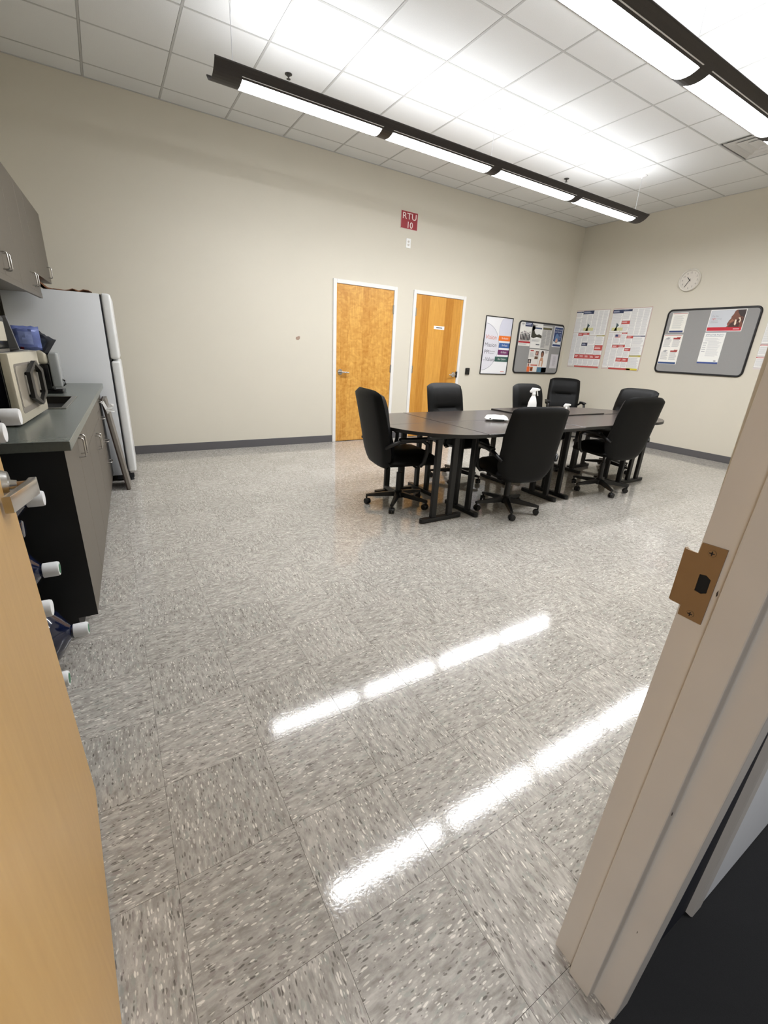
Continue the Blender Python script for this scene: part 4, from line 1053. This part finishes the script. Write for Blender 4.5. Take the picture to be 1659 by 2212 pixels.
# crumpled brown paper on the fridge
bm = B(); rnd = random.Random(4); n = 14; g = []
for j in range(5):
    row = []
    for i in range(n):
        x = -.36+.42*i/(n-1); y = .06+.10*j
        z = 1.648+abs(rnd.gauss(0, .014))+(.055*math.exp(-((x+.33)/.05)**2))*(1 if j < 3 else .4)+.016*math.exp(-((x-.03)/.03)**2)
        row.append((x+rnd.uniform(-.008, .008), y, z))
    g.append(row)
va = [[bm.verts.new(c) for c in r] for r in g]; vb = [[bm.verts.new((x, y, z-.004 if z > 1.656 else 1.646)) for x, y, z in r] for r in g]
for j in range(4):
    for i in range(n-1):
        bm.faces.new((va[j][i], va[j][i+1], va[j+1][i+1], va[j+1][i])); bm.faces.new((vb[j][i], vb[j+1][i], vb[j+1][i+1], vb[j][i+1]))
for j in range(4):
    for i in (0, n-1): bm.faces.new((va[j][i], va[j+1][i], vb[j+1][i], vb[j][i]))
for i in range(n-1):
    for j in (0, 4): bm.faces.new((va[j][i], vb[j][i], vb[j][i+1], va[j][i+1]))
pk = K(2.63, 0, .0005); o = obj('paper_bag', bm, M['brown_paper'], None, loc=pk, rot=(0, 0, KROT)); tag(o, 'crumpled brown paper bag lying on top of the fridge', 'paper bag')

# narrow board leaning on the drawers, plastic bag over its top
t = kthing('leaning_board', 'narrow dark brown board with grey edge leaning against the drawers beside the fridge', 'board', 2.31)
tilt = math.atan2(.085, .80); Mx = T(.108, 0, 0) @ RY(-tilt)
bm = B(); box(bm, -.010, .0, 0, .26, .004, .812, M4=Mx); obj('back_face', bm, M['board_brown'], t)
bm = B(); box(bm, .0005, .026, 0, .26, .004, .812, bev=.002, seg=1, M4=Mx); obj('edge_board', bm, M['board_grey'], t)
bm = B(); rnd = random.Random(9); c0_ = Mx @ Vector((.02, -.004, .745))
pts = [(-.03, .06), (-.015, .055), (.006, .0), (.03, .035), (.055, .03), (.05, .01), (.032, -.008), (.055, -.028), (.052, -.038), (.02, -.030), (.0, -.055), (-.01, -.02), (-.025, .03), (-.04, .045)]
a = [bm.verts.new((c0_.x+x, c0_.y-.012-rnd.random()*.012, c0_.z+z)) for x, z in pts]; b2 = [bm.verts.new((c0_.x+x*.9, c0_.y+.0, c0_.z+z*.9)) for x, z in pts]
bmesh.ops.triangle_fill(bm, edges=[bm.edges.new((a[i], a[(i+1) % len(a)])) for i in range(len(a))]); bmesh.ops.triangle_fill(bm, edges=[bm.edges.new((b2[i], b2[(i+1) % len(a)])) for i in range(len(a))])
for i in range(len(a)): bm.faces.new((a[i], a[(i+1) % len(a)], b2[(i+1) % len(a)], b2[i]))
pk = K(2.31, 0, 0); o = obj('plastic_bag', bm, M['plastic_white'], None, loc=pk, rot=(0, 0, KROT)); tag(o, 'small white plastic bag knotted on the leaning board', 'bag')

# microwave, turned a little towards the doorway
mb0, mb1 = Vector((-.346, 2.445, 0)), Vector((-.299, 2.964, 0)); dv = (mb1-mb0); ML = dv.length; dv.normalize()
MA = math.atan2(dv.y, dv.x)-PI/2
t = thing('microwave', 'champagne microwave with big black loop handle on the counter', 'microwave', (mb0.x, mb0.y, .9155), MA)
MH, MD = .305, .36       # local: y along front, x out, body behind x<0
bm = B(); box(bm, -MD, -.03, 0, ML, .012, MH, bev=.004, seg=1); obj('body', bm, M['black_gloss'], t)
for x in (-.06, -.32):
    for y in (.04, ML-.04):
        bm = B(); cyl(bm, (x, y, 0), (x, y, .013), .014, seg=12); obj('foot', bm, M['black_plastic'], t)
bm = B(); box(bm, -.03, 0, 0, ML, .012, MH, bev=.005, seg=2); dr = obj('door', bm, M['microwave'], t, smooth=40)
def rrect(y0, y1, z0, z1, r_):
    pts = []
    for cy, cz, s in ((y1-r_, z1-r_, 0), (y0+r_, z1-r_, PI/2), (y0+r_, z0+r_, PI), (y1-r_, z0+r_, 1.5*PI)): pts += [(cy+r_*math.cos(s+PI/2*i/4), cz+r_*math.sin(s+PI/2*i/4)) for i in range(5)]
    return pts
XZ = Matrix(((0, 0, 1, 0), (1, 0, 0, 0), (0, 1, 0, 0), (0, 0, 0, 1)))   # (y,z,x) -> xyz
bm = B(); prism(bm, rrect(.045, ML-.03, .05, MH-.045, .02), .0, .0012, XZ); obj('bezel', bm, M['board_grey'], dr)
bm = B(); prism(bm, rrect(.055, ML-.04, .075, MH-.055, .016), .0012, .0024, XZ); obj('window', bm, M['micro_glass'], dr)
bm = B(); hy = ML*.60; hw_ = .135; z0_, z1_ = .060, MH-.040
hx6 = [(hy-hw_, z0_+.045), (hy, z0_), (hy+hw_, z0_+.045), (hy+hw_, z1_-.045), (hy, z1_), (hy-hw_, z1_-.045)]
k_ = .74; cyh, czh = hy, (z0_+z1_)/2
inn = [(cyh+(y-cyh)*.66, czh+(z-czh)*.84) for y, z in hx6]; n = 6; vo = []; 
for x_ in (.010, .026):
    vo.append(([bm.verts.new((x_, y, z)) for y, z in hx6], [bm.verts.new((x_, y, z)) for y, z in inn]))
for i in range(n):
    j = (i+1) % n
    (o0, i0), (o1, i1) = vo
    bm.faces.new((o0[i], o0[j], o1[j], o1[i])); bm.faces.new((i0[j], i0[i], i1[i], i1[j])); bm.faces.new((o1[i], o1[j], i1[j], i1[i])); bm.faces.new((o0[j], o0[i], i0[i], i0[j]))
for (y, z) in ((hy-hw_*.83, czh+.05), (hy-hw_*.83, czh-.05), (hy+hw_*.83, czh+.05), (hy+hw_*.83, czh-.05)): cyl(bm, (.0, y, z), (.012, y, z), .007, seg=10)
obj('handle', bm, M['black_plastic'], dr)
# toaster oven on the microwave's rear corner
def mw(x, y, z): return Matrix.Translation((mb0.x, mb0.y, .9155)) @ RZ(MA) @ Vector((x, y, z))
pt = mw(-.29, .04, MH)
t = thing('toaster', 'black and cream toaster on top of the microwave at the left edge', 'toaster', pt, MA)
bm = B(); box(bm, 0, .24, 0, .24, .012, .15, bev=.01); obj('housing', bm, M['black_gloss'], t, smooth=40)
bm = B(); box(bm, .2405, .246, .02, .20, .045, .125, bev=.002, seg=1); obj('front_panel', bm, M['microwave'], t)
bm = B(); box(bm, .01, .24, .01, .23, 0, .0125); obj('base', bm, M['steel'], t)
# tablet leaning, chip bags
t = thing('tablet', 'narrow grey tablet leaning upright on the microwave', 'tablet', (-.372, 2.77, .9155+MH+.002), rot=(0, -.16, .1))
Mt = RX(-.10)
bm = B(); box(bm, -.032, .032, -.004, .004, 0, .15, bev=.003, seg=1, M4=Mt); obj('case', bm, mat('tablet_grey', (88, 88, 88), .35), t)
bm = B(); box(bm, -.027, .027, -.0052, -.0042, .01, .14, M4=Mt); obj('screen', bm, mat('tablet_screen', (84, 84, 84), .2), t)
def chip_bag(p_, rot_, w_, h_, th, cols, label, lean):
    t = thing('snack_bag', label, 'snack bag', p_, 0, 'foil snack bags', rot=rot_); bm = B(); rnd = random.Random(int(w_*1000)); A, C = [], []
    for j in range(9):
        v = j/8; ra, rc = [], []
        for i in range(9):
            u = -1+2*i/8; e = max(0, 1-max(abs(u)**3, abs(2*v-1)**4)); b_ = th*e**.6+rnd.uniform(-.004, .004)*e
            x = u*w_/2*(1-.08*e); z = v*h_+rnd.uniform(-.004, .004)
            ra.append((x, -b_+lean*z, max(z, 0))); rc.append((x, b_+lean*z, max(z, 0)))
        A.append(ra); C.append(rc)
    va = [[bm.verts.new(c) for c in r] for r in A]; vb = [[va[j][i] if j in (0, 8) or i in (0, 8) else bm.verts.new(C[j][i]) for i in range(9)] for j in range(9)]
    for j in range(8):
        for i in range(8):
            k = 1 if 2 <= i <= 5 and 2 <= j <= 5 else (2 if (i < 3 and j < 5 and rnd.random() < .35) else 0)
            f = bm.faces.new((va[j][i], va[j][i+1], va[j+1][i+1], va[j+1][i])); f.material_index = k
            q = (vb[j][i], vb[j+1][i], vb[j+1][i+1], vb[j][i+1])
            if set(q) != {va[j][i], va[j][i+1], va[j+1][i+1], va[j+1][i]}: f = bm.faces.new(q); f.material_index = k
    obj('pouch', bm, [mat('foil_%d' % abs(hash(c)), c, .3, .1, noise=(30, .5)) for c in cols], t, smooth=30)
chip_bag((-.322, 2.885, .9155+MH+.003), (0, 0, .08), .115, .112, .026, [(92, 106, 160), (128, 142, 190), (140, 52, 70)], 'blue foil snack bag standing on the microwave', .1)
chip_bag((-.288, 2.94, .9155+MH+.004), (0, .55, -.25), .085, .085, .020, [(30, 34, 44), (52, 60, 72), (120, 40, 60)], 'dark foil snack bag tipping over beside the blue bag', .2)
# coffee maker beyond the microwave
t = thing('coffee_maker', 'silver and black coffee maker beyond the sink', 'coffee maker', (-.335, 3.95, .9155), KROT)
bm = B(); box(bm, -.062, .052, -.085, .085, 0, .026, bev=.006); box(bm, -.060, -.004, -.085, .085, .026, .192, bev=.006); obj('body', bm, M['black_gloss'], t, smooth=40)
bm = B(); box(bm, -.062, -.002, -.088, .088, .193, .282, bev=.022, seg=4); obj('brew_head', bm, M['microwave'], t, smooth=40)
bm = B(); box(bm, .000, .056, -.080, .080, .040, .272, bev=.012, seg=3); obj('water_tank', bm, M['smoke'], t, smooth=40)
bm = B(); tube(bm, [(.054, -.03, .09), (.066, -.03, .085), (.068, -.03, .06), (.054, -.03, .05)], .006, 8); obj('tank_latch', bm, M['black_gloss'], t)

# ================================================================== WATER JUGS ON A RACK
COLS = (1.62, 1.93); ROWS = (.157, .449, .737, 1.033)
rk = thing('jug_rack', 'black wire rack holding water jugs between door and counter', 'rack', (0, 0, 0))
for y in (1.46, 1.772, 2.062):
    for x in (-.70, -.42):
        bm = B(); box(bm, x-.01, x+.01, y-.008, y+.008, 0, 1.16); obj('upright', bm, M['black_steel'], rk)
for zr in ROWS:
    for yc in COLS:
        for sd in (-1, 1):
            bm = B(); cyl(bm, (-.71, yc+sd*.085, zr-.118), (-.41, yc+sd*.085, zr-.118), .006, seg=8); obj('support_bar', bm, M['black_steel'], rk)
    for x in (-.70, -.42):
        bm = B(); box(bm, x-.006, x+.006, 1.46, 2.062, zr-.136, zr-.124); obj('cross_bar', bm, M['black_steel'], rk)
names = {(0, 0): 'capped blue water jug in the bottom row nearest the door leaf', (0, 1): 'capped blue water jug in the bottom row beside the cabinet foot', (1, 0): 'capped blue water jug in the second row from below, nearer the door leaf', (1, 1): 'capped blue water jug in the second row from below, nearer the cabinet',
         (2, 0): 'uncapped blue water jug below the door lever', (2, 1): 'capped blue water jug right behind the door lever', (3, 0): 'capped blue water jug in the top row at the left edge', (3, 1): 'capped blue water jug in the top row before the microwave'}
xe_ = {(0, 0): -.270, (0, 1): -.219, (1, 0): -.268, (1, 1): -.268, (2, 0): -.282, (2, 1): -.265, (3, 0): -.275, (3, 1): -.277}
yo = zo = {k_: 0 for k_ in xe_}
jm = {}
def jug_parts(capped, t):
    if 'body' not in jm:
        bm = B(); lathe(bm, [(.11, -.455), (.128, -.45), (.134, -.43), (.134, -.34), (.128, -.33), (.134, -.32), (.134, -.20), (.128, -.19), (.134, -.18), (.132, -.15), (.10, -.105), (.045, -.07), (.0275, -.058), (.0245, -.03), (.0265, -.012), (.0265, -.008), (.022, -.006)], 28, RY(PI/2)); jm['body'] = mesh_of('jug_body', bm, M['jug'], 40)
        bm = B(); lathe(bm, [(.026, -.052), (.0285, -.050), (.0285, -.006), (.026, 0), (.020, .0005)], 24, RY(PI/2)); jm['cap'] = mesh_of('cap', bm, M['cap'], 40)
        bm = B(); lathe(bm, [(.019, .0006), (.019, .0010)], 20, RY(PI/2)); jm['st'] = mesh_of('sticker', bm, M['sticker'])
    obj('body', jm['body'], None, t)
    if capped:
        c = obj('cap', jm['cap'], None, t)
        if capped > 1: obj('sticker', jm['st'], None, c)
for k, zr in enumerate(ROWS):
    for i, yc in enumerate(COLS):
        t = thing('water_jug', names[(k, i)], 'water jug', (xe_[(k, i)], yc+yo[(k, i)], zr+zo[(k, i)]), -.03, 'five gallon water jugs')
        jug_parts(0 if (k, i) == (2, 0) else (2 if (k, i) in ((0, 0), (0, 1), (1, 1)) else 1), t)
